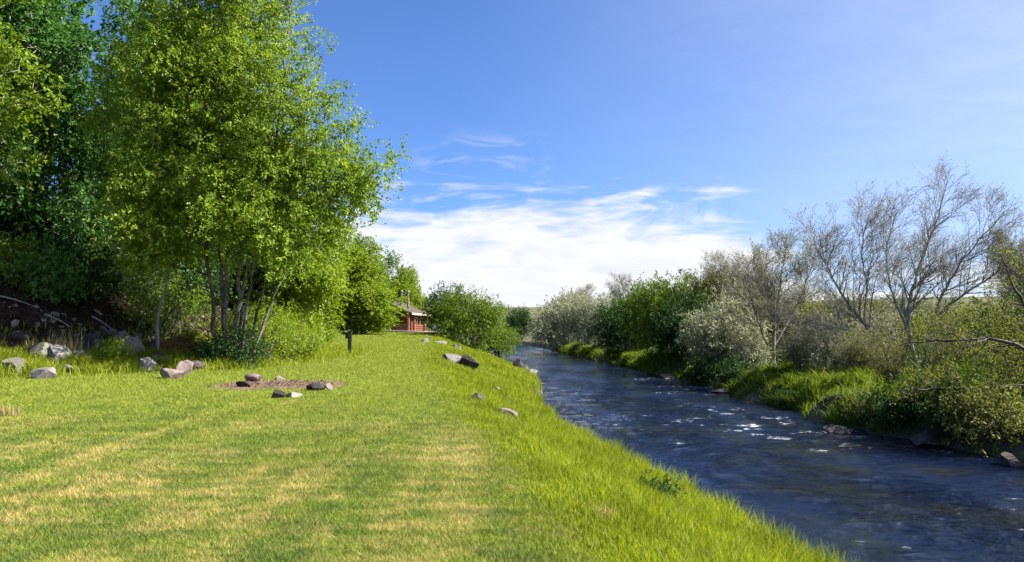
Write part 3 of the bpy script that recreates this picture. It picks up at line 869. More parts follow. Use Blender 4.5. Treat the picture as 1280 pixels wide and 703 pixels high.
# ------------------------------------------------------------------ low plants
LOW = [  # px, py, template, scale, leaf, label, name, category
    (318, 452, 2, 1.15, 'leaf_bright', 'tall bright green leafy shrub at the right foot of the large multi stemmed tree', 'leafy_shrub'),
    (352, 450, 2, 1.05, 'leaf_bright', 'bright leafy shrub next to the lawn below the young white birch', 'leafy_shrub'),
    (383, 448, 0, .75, 'leaf_bright', 'low bright leafy clump ending the shrub row towards the post', 'leafy_shrub'),
    (296, 460, 0, .85, 'leaf_dark', 'dark green bush hugging the base of the large multi stemmed tree', 'leafy_shrub'),
    (270, 456, 1, .8, 'leaf_dark', 'dark low bush left of the large tree base', 'leafy_shrub'),
    (245, 448, 1, .5, 'leaf_rust', 'rust and yellow leaved plant left of the large tree base', 'leafy_plant'),
    (212, 446, 1, .48, 'leaf_rust', 'reddish leaved plant behind the pink stone block', 'leafy_plant'),
    (230, 440, 0, .55, 'leaf_yellow', 'yellow green plant between the two reddish plants', 'leafy_plant'),
    (140, 455, 0, .5, 'leaf_bright', 'bright green weed in front of the pink round boulder', 'leafy_plant'),
    (58, 372, 1, 1.3, 'leaf_aspen', 'small sunlit green bush on the dark slope at left', 'leafy_shrub'),
    (205, 420, 2, 1.2, 'leaf_lime', 'thin sapling shrub in the shade behind the stones', 'leafy_shrub'),
    (407, 428, 0, .7, 'leaf_bright', 'tuft of leaves at the foot of the dark trunk cluster', 'leafy_plant'),
    (18, 350, 1, 1.2, 'leaf_willow', 'green undergrowth bush at the left edge on top of the slope', 'leafy_shrub'),
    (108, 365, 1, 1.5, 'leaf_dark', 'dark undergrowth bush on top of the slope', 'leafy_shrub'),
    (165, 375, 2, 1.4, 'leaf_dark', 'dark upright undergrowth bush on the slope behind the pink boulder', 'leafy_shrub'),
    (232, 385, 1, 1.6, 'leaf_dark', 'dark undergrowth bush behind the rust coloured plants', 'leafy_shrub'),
    (940, 466, 0, 1.05, 'leaf_silver', 'grey low shrub at the left foot of the thin bare tree', 'leafy_shrub'),
    (1006, 468, 2, 1.1, 'leaf_olive', 'olive shrub in the tall grass right of the thin bare tree', 'leafy_shrub'),
    (1050, 470, 2, 1.15, 'leaf_silver', 'grey shrub under the arching bare limb', 'leafy_shrub'),
    (1092, 474, 2, 1.0, 'leaf_olive', 'olive shrub left of the foot of the tall bare tree', 'leafy_shrub'),
    (1184, 482, 2, 1.0, 'leaf_dark', 'dark shrub right of the foot of the tall bare tree', 'leafy_shrub'),
    (1228, 492, 2, .95, 'leaf_olive', 'olive shrub behind the upper of the two dark reaching branches', 'leafy_shrub'),
    (1128, 532, 1, 1.0, 'leaf_dark', 'dark plant overhanging the water left of the rounded wet boulder', 'leafy_plant'),
    (1195, 546, 1, 1.05, 'leaf_dark', 'dark plant overhanging the water right of the rounded wet boulder', 'leafy_plant'),
    (1240, 555, 0, 1.0, 'leaf_olive', 'olive plant drooping to the water near the right edge', 'leafy_plant'),
    (1090, 526, 0, .6, 'leaf_olive', 'olive plant at the water edge behind the long flat rock', 'leafy_plant'),
    (985, 508, 1, .55, 'leaf_dark', 'dark plant at the water edge below the bright far bank grass', 'leafy_plant'),
    (880, 478, 1, 1.3, 'leaf_dark', 'dark plant hanging into the shaded water by the low wet rocks', 'leafy_plant'),
    (915, 482, 1, 1.2, 'leaf_dark', 'dark plant at the waterline under the grey leaved low bush', 'leafy_plant'),
    (822, 628, 1, .3, 'leaf_dark', 'small dark weed in the tall grass of the near bank', 'leafy_plant'),
    (745, 425, 0, 1.2, 'leaf_yellow', 'yellow green reeds clump on the grassy point of the far bank', 'leafy_plant'),
    (1165, 520, 0, .9, 'leaf_yellow', 'yellow green plant hanging over the far bank rocks', 'leafy_plant'),
    (1215, 520, 2, .8, 'leaf_willow', 'yellow green plant on the far bank below the dark branches', 'leafy_plant'),
]
for k, (px, py, t, sc, lf, lb, nm) in enumerate(LOW):
    q = hit(px, py)
    plant(low[t], nm, (q[0], q[1], q[2] - .03), lb, 'shrub' if nm == 'leafy_shrub' else 'plant', None, k * 1.3, sc, M[lf], M['bark_dark'], 'stem')

def blades(x, y, h, w, lean, tint, curved=True, z=None, r=None):
    r = r or rng
    n = len(x)
    z = H(x, y) - .01 if z is None else z
    th = r.uniform(0, 2 * math.pi, n); la = r.uniform(0, 2 * math.pi, n)
    B = np.stack([x, y, z], 1)
    S = np.stack([np.cos(th), np.sin(th), np.zeros(n)], 1) * (w / 2)[:, None]
    L = np.stack([np.cos(la), np.sin(la), np.zeros(n)], 1) * (lean * h)[:, None]
    up = np.zeros((n, 3)); up[:, 2] = h
    if curved:
        Mi = B + up * .55 + L * .3
        T = B + up * (1 - .25 * lean[:, None]) + L
        V = np.stack([B - S, B + S, Mi - S * .8, Mi + S * .8, T - S * .12, T + S * .12], 1).reshape(-1, 3)
        k = np.arange(n)[:, None] * 6
        Fc = np.concatenate([k + np.array([0, 1, 3, 2]), k + np.array([2, 3, 5, 4])], 1).reshape(-1, 4)
        return V, Fc, np.repeat(tint, 2)
    T = B + up + L
    V = np.stack([B - S, B + S, T], 1).reshape(-1, 3)
    return V, np.arange(n * 3).reshape(-1, 3), tint


# dry stalks
def tuft(px, py, n, h, wd, mat, label):
    q = hit(px, py)
    r = np.random.default_rng(int(px) + 5)
    a = r.uniform(0, 6.28, n); d = r.random(n) ** .7 * wd
    V, Fc, t = blades(d * np.cos(a), d * np.sin(a), r.uniform(.55, 1, n) * h, np.full(n, .008 + q[1] * .0006), r.uniform(.1, .8, n), r.random(n) * .9, True, np.zeros(n) - .04, r)
    o = link('grass_tuft', np_mesh('grass_tuft', V, Fc, M[mat], tint=t)); o.location = q
    tag(o, label, 'grass tuft', 'grass tufts on the near bank')


def stalks(px, py, n, h, wd, label):
    q = hit(px, py)
    r = np.random.default_rng(int(px))
    x = r.normal(0, wd, n); y = r.normal(0, wd * .6, n)
    V, Fc, t = blades(x, y, r.uniform(.5, 1, n) * h, np.full(n, .03), r.uniform(.02, .35, n), r.random(n), True, np.zeros(n) - .05, r)
    o = link('dry_stalks', np_mesh('dry_stalks', V, Fc, M['straw'], tint=t)); o.location = q
    tag(o, label, 'dry stalks', None, 'stuff')


tuft(978, 697, 260, .46, .24, 'bank', 'tall bright grass tuft nearest the viewer at the water edge, bottom of the photo')
tuft(757, 553, 320, .42, .5, 'rbank', 'dark green grass tuft at the waterline halfway down the near bank')
tuft(710, 531, 260, .42, .45, 'rbank', 'dark grass tuft where the near bank bulges out below the flat pinkish rock')
tuft(888, 620, 220, .36, .3, 'rbank', 'dark grass tuft at the water beside the small dark weed')
tuft(752, 652, 60, .26, .14, 'straw', 'small straw coloured grass tuft in the tall green bank grass')
stalks(76, 447, 60, 1.0, .28, 'tan dry stalks rising behind the white streaked boulder')
stalks(92, 449, 50, .75, .25, 'reddish tan dry stalks right of the tallest stalks')
stalks(42, 446, 26, .8, .35, 'sparse dry stalks at the left behind the mossy boulder')
stalks(112, 446, 36, .6, .4, 'short dry stalks in front of the dark boulder')
stalks(6, 520, 30, .28, .12, 'dead brown tuft at the left edge of the lawn')


# ------------------------------------------------------------------ rocks
def rock_mesh(seed, sx, sy, sz, cuts=9, sub=5, hard=.56, rough=.045):
    r = np.random.default_rng(seed)
    bm = bmesh.new(); bmesh.ops.create_icosphere(bm, subdivisions=sub, radius=1)
    P = np.array([v.co[:] for v in bm.verts])
    for _ in range(cuts + 5):
        nrm = unit(r.normal(size=3) * np.array([1, 1, .8])); d = r.uniform(hard - .12, hard + .2)
        t = P @ nrm
        P = P - np.outer(np.clip(t - d, 0, None), nrm)
    o = r.uniform(0, 50)
    n = (fbm(P[:, 0] * 2 + o, P[:, 1] * 2 + P[:, 2] * 1.3, seed, 4) - .47) * rough * 2.5 + (fbm(P[:, 0] * 7 + o, P[:, 2] * 7 + P[:, 1] * 5, seed + 3, 3) - .45) * rough
    P = P * (1 + n)[:, None]
    P /= np.abs(P).max(0)
    P *= np.array([sx, sy, sz])
    for v, q in zip(bm.verts, P): v.co = q
    for f in bm.faces: f.smooth = True
    me = bpy.data.meshes.new('rock'); bm.to_mesh(me); bm.free()
    me.set_sharp_from_angle(angle=R(22))
    return me


ROCKS = []


def rock(px, py, wpx, hpx, mat, label, name='boulder', seed=None, rz=0.0, tilt=(0, 0), depth=.8, sink=.35, cuts=9, group=None, zw=None):
    q = hit(px, py)
    if zw is not None:
        d = ray(px, py); yy = (zw - CAMZ) / d[2]; q = np.array([d[0] * yy, yy, zw])
    k = q[1] / F
    sx, sz = wpx / 2 * k, hpx / 2 * k / (1 - sink) * 1.0
    me = rock_mesh(seed if seed is not None else int(px * 7 + py), sx, max(sx * depth, sz * .7), sz, cuts)
    me.materials.append(M[mat])
    o = link(name, me)
    o.location = (q[0], q[1] + sx * depth * .6, gz(q[0], q[1] + sx * depth * .6) + sz * (1 - 2 * sink) if zw is None else zw + sz * (1 - 2 * sink))
    o.rotation_euler = (tilt[0], tilt[1], rz)
    tag(o, label, 'rock', group)
    ROCKS.append((o.location.x, o.location.y, max(sx, .2)))
    return o


SG = 'stones at the foot of the slope'
rock(47, 474, 34, 17, 'rock_grey', 'pale grey angular block resting in the lawn edge, front of the left stones', rz=.4, cuts=12, group=SG, sink=.25, seed=4)
rock(16, 466, 34, 18, 'rock_moss', 'mossy tan stone half sunk in grass at the left edge', rz=.8, group=SG)
rock(46, 452, 44, 22, 'rock_moss', 'mossy grey boulder behind the pale angular block', rz=-.3, group=SG)
rock(66, 456, 34, 22, 'rock_grey', 'dark sided grey wedge tilting between the mossy boulder and the pale block', rz=.2, tilt=(0, .45), group=SG, cuts=12, seed=9)
rock(112, 440, 34, 20, 'rock_dark', 'dark boulder in the shade behind the dry stalks', rz=.5, group=SG)
rock(162, 446, 36, 24, 'rock_pink', 'round pinkish boulder beside the bright green weed', rz=.2, group=SG, seed=3)
rock(148, 428, 22, 14, 'rock_pink', 'small pinkish stone up the slope above the round boulder', 'stone', group=SG)
rock(182, 463, 22, 15, 'rock_pale', 'pale upright stone left of the pink stone block', 'stone', rz=.3, group=SG)
rock(226, 468, 26, 17, 'rock_pink', 'upright grey pink stone leaning behind the pink block', 'stone', rz=.7, group=SG, sink=.25)
rock(213, 474, 34, 14, 'rock_pink', 'flat topped pink stone block at the lawn edge', 'stone', rz=.15, cuts=12, group=SG, sink=.2, seed=12)
rock(196, 452, 24, 10, 'rock_wet', 'low dark stone between the pale stone and the round boulder', 'stone', group=SG)
rock(96, 452, 26, 14, 'rock_grey', 'grey stone in the long grass below the dark boulder', 'stone', rz=.9, group=SG)
rock(132, 447, 24, 14, 'rock_wet', 'brown grey stone left of the round pinkish boulder', 'stone', rz=.4, group=SG)
rock(192, 438, 22, 12, 'rock_wet', 'brown boulder on the slope behind the pink stone block', rz=1.4, group=SG)
rock(242, 462, 24, 11, 'rock_wet', 'brownish low stone just left of the large tree base', 'stone', rz=.2, group=SG)
rock(256, 446, 26, 14, 'rock_pink', 'pinkish stone in the shade left of the large tree base', 'stone', rz=2.0, group=SG)
rock(84, 466, 22, 10, 'rock_moss', 'small mossy stone right of the pale angular block', 'stone', rz=1.1, group=SG)
rock(225, 430, 22, 12, 'rock_wet', 'brown boulder up the slope behind the rust leaved plants', rz=.6, group=SG)
rock(128, 420, 20, 10, 'rock_wet', 'brown boulder half buried in the slope beside the pale fallen branch', rz=.1, group=SG)
rock(62, 425, 24, 11, 'rock_dark', 'dark boulder half buried in the slope above the dry stalks', rz=1.7, group=SG)
rock(20, 430, 26, 13, 'rock_dark', 'dark boulder half buried in the slope at the left edge', rz=.5, group=SG)
FR = 'stones round the fire pit'
rock(317, 477, 25, 11, 'rock_pink', 'brown stone leaning on the back of the fire pit', 'stone', rz=.2, cuts=12, group=FR, sink=.2)
rock(304, 484, 26, 9, 'rock_dark', 'dark flat stone at the left of the fire pit', 'stone', rz=-.2, cuts=12, group=FR, sink=.2)
rock(346, 498, 18, 10, 'rock_dark', 'small dark cube like stone at the front of the fire pit', 'stone', rz=.5, cuts=12, group=FR, sink=.2)
rock(364, 497, 24, 6, 'rock_pale', 'low pale stone at the front right of the dark front stone', 'stone', rz=.1, group=FR, sink=.4)
rock(394, 489, 25, 12, 'rock_dark', 'dark split stone at the right end of the fire pit', 'stone', rz=.3, cuts=12, group=FR, sink=.2)
rock(411, 488, 15, 8, 'rock_pink', 'small tan stone touching the dark split stone', 'stone', rz=.9, group=FR, sink=.25)
rock(347, 475, 18, 5, 'rock_pink', 'low tan stone at the back middle of the fire pit', 'stone', group=FR, sink=.4)
BG = 'rocks on the near river bank'
rock(563, 452, 34, 12, 'rock_grey', 'low grey boulder left of the black boulder on the bank', rz=.2, group=BG, sink=.35)
rock(586, 461, 32, 18, 'rock_dark', 'black angular boulder on the bank in front of the round willow', rz=-.4, cuts=12, group=BG, sink=.25, seed=31)
rock(648, 463, 20, 14, 'rock_dark', 'dark upright boulder at the tip of the grassy bank', rz=.6, cuts=12, group=BG, sink=.25)
rock(656, 464, 12, 8, 'rock_pink', 'pinkish stone leaning on the dark boulder at the water', 'stone', group=BG, sink=.25)
rock(664, 469, 18, 7, 'rock_pale', 'pale slab at the water edge right of the dark boulder', 'stone', rz=-.5, group=BG, sink=.35)
rock(598, 502, 28, 9, 'rock_wet', 'long low brownish rock lying in the bank grass', rz=-.5, tilt=(0, .2), group=BG, sink=.35)
rock(616, 489, 18, 6, 'rock_pale', 'small pale flat stone in the bank grass', 'stone', group=BG, sink=.35)
rock(632, 523, 32, 11, 'rock_pink', 'long flat pinkish grey rock, the nearest one in the bank grass', rz=-.5, tilt=(0, .2), group=BG, sink=.3)
rock(552, 431, 18, 6, 'rock_pale', 'pale rock on the lawn edge below the cabin', 'stone', group=BG)
rock(568, 437, 16, 6, 'rock_grey', 'grey rock under the dark foot of the round willow', 'stone', group=BG)
rock(530, 428, 14, 5, 'rock_grey', 'low stone at the end of the cabin deck', 'stone', group=BG)
rock(459, 415, 26, 7, 'rock_pale', 'pale low boulder in the grass below the cabin birches', group=BG)
rock(386, 415, 18, 12, 'rock_dark', 'dark rock beside the white birch stem', group=BG)
rock(352, 412, 26, 10, 'rock_grey', 'grey rock behind the leafy shrubs', group=BG)
rock(392, 420, 18, 8, 'rock_pink', 'pinkish rock left of the dark trunk cluster', group=BG)
RG = 'rocks at the foot of the far bank'
rock(1052, 541, 42, 10, 'rock_wet', 'long flat rock at the foot of the far bank below the grass', zw=.0, sink=.4, group=RG)
rock(1160, 560, 46, 20, 'rock_wet', 'rounded dark wet boulder at the far waterline under the hanging plants', zw=.0, sink=.3, group=RG)
rock(1268, 582, 34, 15, 'rock_wet', 'dark rock at the far waterline by the right edge', zw=.0, sink=.35, group=RG)
rock(838, 473, 26, 7, 'rock_wet', 'low wet rock breaking the water under the dark green bush', zw=.0, sink=.4, group=RG)
rock(905, 492, 28, 7, 'rock_wet', 'low wet rock at the far bank left of the thin bare tree', zw=.0, sink=.4, group=RG)

# ------------------------------------------------------------------ grass blades
def off_rocks(x, y, m=.85, front=.5):
    k = np.ones(len(x), bool)
    for rx, ry, rs in ROCKS:
        k &= ~((np.abs(x - rx) < rs * m) & (y > ry - rs * .8 - front * rs) & (y < ry + rs * .7))
    return k


def polar(n, r0, r1, p, a0=-50, a1=50):
    """points spread over the ground round the viewpoint, thinning out with distance"""
    u = rng.random(n); e = 2 - p
    r = (r0 ** e + u * (r1 ** e - r0 ** e)) ** (1 / e)
    a = np.radians(rng.uniform(a0, a1, n))
    return r * np.sin(a), r * np.cos(a), r


x, y, r = polar(1150000, 4.2, 75, 1.72, -40, 20)
k = (x < xcr(y) + .2 + .6 * rng.random(len(x)) ** 2) & (x > xeb(y) - .3) & (rng.random(len(x)) > fire_mask(x, y) * 1.3 - .12)
k[k] = off_rocks(x[k], y[k], .8, .1)
x, y, r = x[k], y[k], r[k]
h = rng.uniform(.016, .042, len(x)) * (1 + r / 60) * (1 + .5 * vn(x * 1.5, y * 1.5, 33))
V, Fc, t = blades(x, y, h, .0038 + r * .0006, rng.uniform(.2, 1.3, len(x)), rng.random(len(x)), False)
lawn = link('lawn_grass', np_mesh('lawn_grass', V, Fc, M['lawn'], tint=t))
tag(lawn, 'mown lawn of short green grass with straw coloured dry patches', 'lawn', kind='stuff')

# long grass on the near bank
x, y, r = polar(520000, 4.0, 80, 1.45, -10, 45)
e = x - xcr(y)
k = (e > -.25 + .5 * rng.random(len(x))) & (x < xl(y) + .03)
k[k] = off_rocks(x[k], y[k], 1.0, 1.2)
x, y, r, e = x[k], y[k], r[k], e[k]
hole = sstep(.62, .72, fbm(x * 1.3, y * 1.3, 207, 2))
tall = .05 + (1 - .6 * hole) * .26 * sstep(-.05, 1.5, e) * (.45 + .9 * fbm(x * .8, y * .8, 201, 3)) + .14 * sstep(.9, .1, xl(y) - x)
h = tall * rng.uniform(.5, 1.15, len(x))
V, Fc, t = blades(x, y, h, .0055 + r * .0005, rng.uniform(.1, .75, len(x)), np.clip(rng.random(len(x)) * .95 + (rng.random(len(x)) > .955) * .3, 0, 1))
bg = link('riverbank_grass', np_mesh('riverbank_grass', V, Fc, M['bank'], tint=t))
tag(bg, 'tall bright green grass on the near bank sloping to the river', 'grass', kind='stuff')

# tall grass on the far bank
xs, ys = [], []
n = 190000
y = 14 + 110 * rng.random(n) ** 1.9
e = rng.random(n) ** 1.5 * np.where(y < 48, 4.6, 3.2) - .02
x = xr(y) + e
cl = fbm(x * .7, y * .7, 211, 3)
k = rng.random(n) < (sstep(.36, .54, cl) * .9 + .08) * (.35 + .65 * sstep(.2, .8, e))
x, y, e, cl = x[k], y[k], e[k], cl[k]
r = np.hypot(x, y)
h = (.20 + .55 * sstep(.35, .7, .4 * cl + .6 * fbm(x * 2.2, y * 2.2, 213, 2) + .08)) * rng.uniform(.5, 1.1, len(x))
V, Fc, t = blades(x, y, h, .008 + r * .0008, rng.uniform(.2, 1.15, len(x)), rng.random(len(x)))
fg = link('far_bank_grass', np_mesh('far_bank_grass', V, Fc, M['rbank'], tint=t))
tag(fg, 'tall green grass along the far bank at the water edge', 'grass', kind='stuff')

# rough unmown grass at the foot of the left slope
n = 130000
y = rng.uniform(13, 40, n); x = xeb(y) + .9 + rng.normal(0, 1.0, n)
k = off_rocks(x, y, .9, .5) & (np.hypot(x, y) > 12) & (rng.random(n) < sstep(.3, .5, fbm(x * .6, y * .6, 221, 3)) + .2)
x, y = x[k], y[k]; r = np.hypot(x, y)
h = rng.uniform(.12, .48, len(x)) * (.45 + fbm(x * .9, y * .9, 222, 2))
V, Fc, t = blades(x, y, h, .007 + r * .0007, rng.uniform(.15, .9, len(x)), rng.random(len(x)) ** .9)
rg = link('rough_grass', np_mesh('rough_grass', V, Fc, M['bank'], tint=t))
tag(rg, 'rough unmown grass along the foot of the shaded slope', 'grass', kind='stuff')

# leaf litter on the slope
n = 26000
y = rng.uniform(18, 60, n); x = xeb(y) - rng.random(n) ** 1.4 * 14
m_ = 1500; x[:m_] = FIRE[0] + rng.normal(0, 1.0, m_); y[:m_] = FIRE[1] + .1 + rng.normal(0, .9, m_)
k = np.ones(n, bool); k[:m_] = fire_mask(x[:m_], y[:m_]) > .25; x, y = x[k], y[k]; n = len(x)
z = H(x, y) + rng.uniform(.005, .03, n)
al = rng.uniform(0, 6.28, n); sz = rng.uniform(.03, .09, n) * np.where(np.hypot(x - FIRE[0], y - FIRE[1]) < 5, .38, 1)
d = np.stack([np.cos(al), np.sin(al), rng.normal(0, .4, n)], 1) * sz[:, None]
s_ = np.stack([-np.sin(al), np.cos(al), rng.normal(0, .4, n)], 1) * sz[:, None] * .6
C = np.stack([x, y, z], 1)
V = np.stack([C - d, C + s_, C + d, C - s_], 1).reshape(-1, 3)
s = N('litter'); c = s.ramp(s.attr('tint'), [(0, (.02, .014, .011)), (.75, (.06, .038, .026)), (1, (.24, .18, .14))])
M['litter'] = s.princ(c, .9)
lt = link('leaf_litter', np_mesh('leaf_litter', V, np.arange(n * 4).reshape(-1, 4), M['litter'], tint=rng.random(n)))
tag(lt, 'brown leaf litter strewn over the shaded slope', 'leaf litter', kind='stuff')



# pale stones and bits lying on the dark slope
r = np.random.default_rng(99)
sm = [rock_mesh(300 + k, .16, .12, .07, 8, 3) for k in range(4)]
for m in sm: m.materials.append(M['rock_pink'])
for k in range(75):
    px, py = r.uniform(150, 265), r.uniform(392, 440)
    if r.random() < .45: px, py = r.uniform(5, 165), r.uniform(380, 432)
    q = hit(px, py)
    o = link('slope_stone', sm[k % 4]); o.location = q; o.rotation_euler = (r.normal(0, .4), r.normal(0, .4), r.uniform(0, 6)); s = r.uniform(.45, 1.35); o.scale = (s, s * r.uniform(.7, 1.2), s * r.uniform(.6, 1.2))
    tag(o, 'small pinkish stone among many strewn on the dark shaded slope', 'stone', 'small stones strewn on the slope')


# fallen sticks on the slope
def stick(p0, p1, rad, label, mat='bark_twig'):
    rad = rad * .75
    a, b = np.array(p0), np.array(p1)
    m = (a + b) / 2 + np.array([0, 0, .05])
    Q = resample([a - a, m - a, b - a], .25)
    V, Fc = tube(Q, np.linspace(rad, rad * .4, len(Q)), 6)
    o = link('fallen_branch', np_mesh('fallen_branch', V, Fc, M[mat], True)); o.location = a
    tag(o, label, 'branch', 'fallen branches on the slope')


def on(px, py, dz=.12): q = hit(px, py); q[2] += dz; return q


stick(on(115, 401), on(141, 418), .05, 'pale straight fallen branch on the slope above the round boulder')
stick(on(60, 400), on(90, 416), .035, 'thin curved fallen branch on the slope above the dry stalks')
stick(on(-5, 375), on(40, 388), .04, 'thin bleached fallen branch at the left edge of the slope')
stick(on(165, 452), on(192, 459), .04, 'arched fallen branch between the round boulder and the pale stone')


# ------------------------------------------------------------------ boxes for built things
def box(bm, x0, x1, y0, y1, z0, z1, bev=0.0, rot=None):
    g = bmesh.ops.create_cube(bm, size=1)
    bmesh.ops.scale(bm, vec=(x1 - x0, y1 - y0, z1 - z0), verts=g['verts'])
    if bev: 
        es = list({e for v in g['verts'] for e in v.link_edges})
        vs = bmesh.ops.bevel(bm, geom=es, offset=bev, segments=2, affect='EDGES', profile=.5)['verts']
        vs = list({v for f in {f for v in vs for f in v.link_faces} for v in f.verts})
    else: vs = g['verts']
    c = Vector(((x0 + x1) / 2, (y0 + y1) / 2, (z0 + z1) / 2))
    if rot: bmesh.ops.rotate(bm, cent=(0, 0, 0), matrix=rot, verts=vs)
    bmesh.ops.translate(bm, vec=c, verts=vs)
    return vs


def bobj(name, bm, mat, parent=None):
    me = bpy.data.meshes.new(name); bmesh.ops.recalc_face_normals(bm, faces=bm.faces); bm.to_mesh(me); bm.free()
    me.materials.append(mat)
    o = link(name, me); 
    if parent: o.parent = parent
    return o


def woodm(name, a, b, rough=.7):
    s = N(name); o = s.objc()
    n = s.noise(s.mapv(o, (1.5, 1.5, 9)), 1.0, 5, .6)
    return s.princ(s.mix(s.mr(n, .35, .65), a, b), rough, n, .3, .02)


M['wood_black'] = woodm('wood_black', (.012, .010, .009), (.035, .03, .026))
M['log_red'] = woodm('log_red', (.105, .028, .018), (.18, .055, .03), .6)
M['trim_red'] = woodm('trim_red', (.26, .11, .07), (.34, .17, .11), .6)
M['deck'] = woodm('deck', (.20, .15, .11), (.30, .23, .17))
s = N('roof_shingle'); nn = s.noise(s.mapv(s.objc(), (6, 1.5, 6)), 1.0, 4, .6)
M['roof'] = s.princ(s.mix(nn, (.04, .028, .026), (.095, .068, .06)), .85, nn, .4, .03)
s = N('window_glass'); M['glass'] = s.princ((.015, .02, .025), .06, spec=.5)
s = N('galvanised_pipe'); M['pipe'] = s.princ(s.mix(s.noise(s.objc(), 5), (.12, .10, .085), (.2, .17, .15)), .6)
s = N('fascia_pale'); M['fascia'] = s.princ(s.mix(s.noise(s.objc(), 3), (.34, .24, .19), (.44, .33, .27)), .7)

# black post with a small box
q = hit(437, 443)
e = empty('marker_post', q, .15); tag(e, 'short black wooden post with a small box near its top standing on the lawn', 'post')
bm = bmesh.new(); box(bm, -.085, .085, -.085, .085, -.1, 1.02, .012); bobj('post', bm, M['wood_black'], e)
bm = bmesh.new(); box(bm, -.10, .10, -.10, .10, 1.022, 1.05, .008); bobj('cap', bm, M['wood_black'], e)
bm = bmesh.new(); box(bm, -.20, -.087, -.07, .07, .70, .90, .012); bobj('box', bm, M['wood_black'], e)

# ------------------------------------------------------------------ cabin
CD = 92.0
cx_ = (513 - 640) / F * CD
cz = CAMZ + ray(513, 416)[2] * CD
CZ = cz - .1
cab = empty('log_cabin', (cx_, CD, CZ), R(-7))
tag(cab, 'red brown log cabin with a gabled porch half hidden behind the birches', 'cabin')
# local frame: near right corner of the porch roof at x=0, y=0; cabin runs to -x and +y
Wd_, Ln, EV, PO = 7.4, 9.0, 2.25, 2.4       # width, length, eave height, porch depth
ridge = EV + Wd_ / 2 * math.tan(R(23))


def logs(bm, p0, p1, z0, z1, d=.24):
    """round logs laid one on another from p0 to p1"""
    z = z0 + d / 2
    while z < z1:
        a, b = Vector((*p0, z)), Vector((*p1, z))
        L = (b - a).length
        m = Matrix.Translation((a + b) / 2) @ (b - a).to_track_quat('Z', 'Y').to_matrix().to_4x4()
        bmesh.ops.create_cone(bm, cap_ends=True, segments=8, radius1=d * .56, radius2=d * .56, depth=L, matrix=m)
        z += d


bm = bmesh.new()
logs(bm, (-Wd_ + .5, PO), (-.45, PO), .3, EV)                  # front wall under the porch
logs(bm, (-.6, PO - .1), (-.6, Ln), .3, .95)                   # right side below and above the windows
logs(bm, (-.6, PO - .1), (-.6, PO + 1.0), .95, EV)
logs(bm, (-.6, Ln - .8), (-.6, Ln), .95, EV)
logs(bm, (-.6, PO + 1.0), (-.6, Ln - .8), EV - .25, EV)
logs(bm, (-Wd_ + .6, PO), (-Wd_ + .6, Ln), .3, EV)
logs(bm, (-Wd_ + .5, Ln), (-.45, Ln), .3, EV)
bobj('wall', bm, M['log_red'], cab)
for yy in (PO - .05, Ln - .05):
    bm = bmesh.new()                                           # gable boards, solid wedge
    v = [bm.verts.new(c) for c in [(-Wd_ + .5, yy, EV), (-.5, yy, EV), (-Wd_ / 2, yy, ridge - .12), (-Wd_ + .5, yy + .12, EV), (-.5, yy + .12, EV), (-Wd_ / 2, yy + .12, ridge - .12)]]
    for f in [(0, 1, 2), (5, 4, 3), (0, 3, 4, 1), (1, 4, 5, 2), (2, 5, 3, 0)]: bm.faces.new([v[k] for k in f])
    bobj('gable', bm, M['log_red'], cab)
bm = bmesh.new()                                               # roof: two thick slopes
th = .16
for s_ in (1, -1):
    xe = .25 if s_ == 1 else -Wd_ - .25
    zr_ = ridge; ze = EV - .25 * math.tan(R(23)) + .05
    vv = []
    for yy in (-.35, Ln + .4):
        vv += [bm.verts.new(c) for c in [(-Wd_ / 2, yy, zr_ + .05), (xe, yy, ze), (xe, yy, ze + th), (-Wd_ / 2, yy, zr_ + .05 + th)]]
    for f in [(0, 1, 2, 3), (7, 6, 5, 4), (0, 4, 5, 1), (1, 5, 6, 2), (2, 6, 7, 3)]: bm.faces.new([vv[k] for k in f])
roof = bobj('roof', bm, M['roof'], cab)
bm = bmesh.new(); box(bm, .252, .30, -.35, Ln + .4, ze - .06, ze + th + .02); bobj('fascia', bm, M['fascia'], roof)
for cxp, cyp in ((-1.75, 2.6), (-1.15, 3.4)):
    bm = bmesh.new()
    bmesh.ops.create_cone(bm, cap_ends=True, segments=14, radius1=.12, radius2=.12, depth=1.8, matrix=Matrix.Translation((cxp, cyp, ridge + .1)))
    bmesh.ops.create_cone(bm, cap_ends=True, segments=14, radius1=.2, radius2=.1, depth=.2, matrix=Matrix.Translation((cxp, cyp, ridge + 1.2)))
    bobj('stove_pipe', bm, M['pipe'], roof)
for xx in (-Wd_ + .4, -5.0, -2.6, -.25):
    bm = bmesh.new(); box(bm, xx - .12, xx + .12, -.05, .19, .3, EV + .02, .02); bobj('porch_post', bm, M['trim_red'], cab)
for yy in (PO + .9, Ln - .4):
    bm = bmesh.new(); box(bm, -.47, -.25, yy - .1, yy + .1, .3, EV + .03, .02); bobj('side_post', bm, M['trim_red'], cab)
for a, b in ((-Wd_ + .52, -5.12), (-4.88, -2.72), (-2.48, -.37)):
    bm = bmesh.new()
    box(bm, a, b, .03, .11, 1.0, 1.1); box(bm, a, b, .03, .11, .42, .5)
    n = int((b - a) / .16)
    for k in range(1, n): box(bm, a + (b - a) * k / n - .025, a + (b - a) * k / n + .025, .05, .09, .5, 1.0)
    bobj('railing', bm, M['trim_red'], cab)
bm = bmesh.new(); box(bm, -Wd_ + .1, .1, -.3, PO, .12, .298, .01); box(bm, -.6, .1, PO + .002, Ln, .12, .296, .01); bobj('porch_deck', bm, M['deck'], cab)
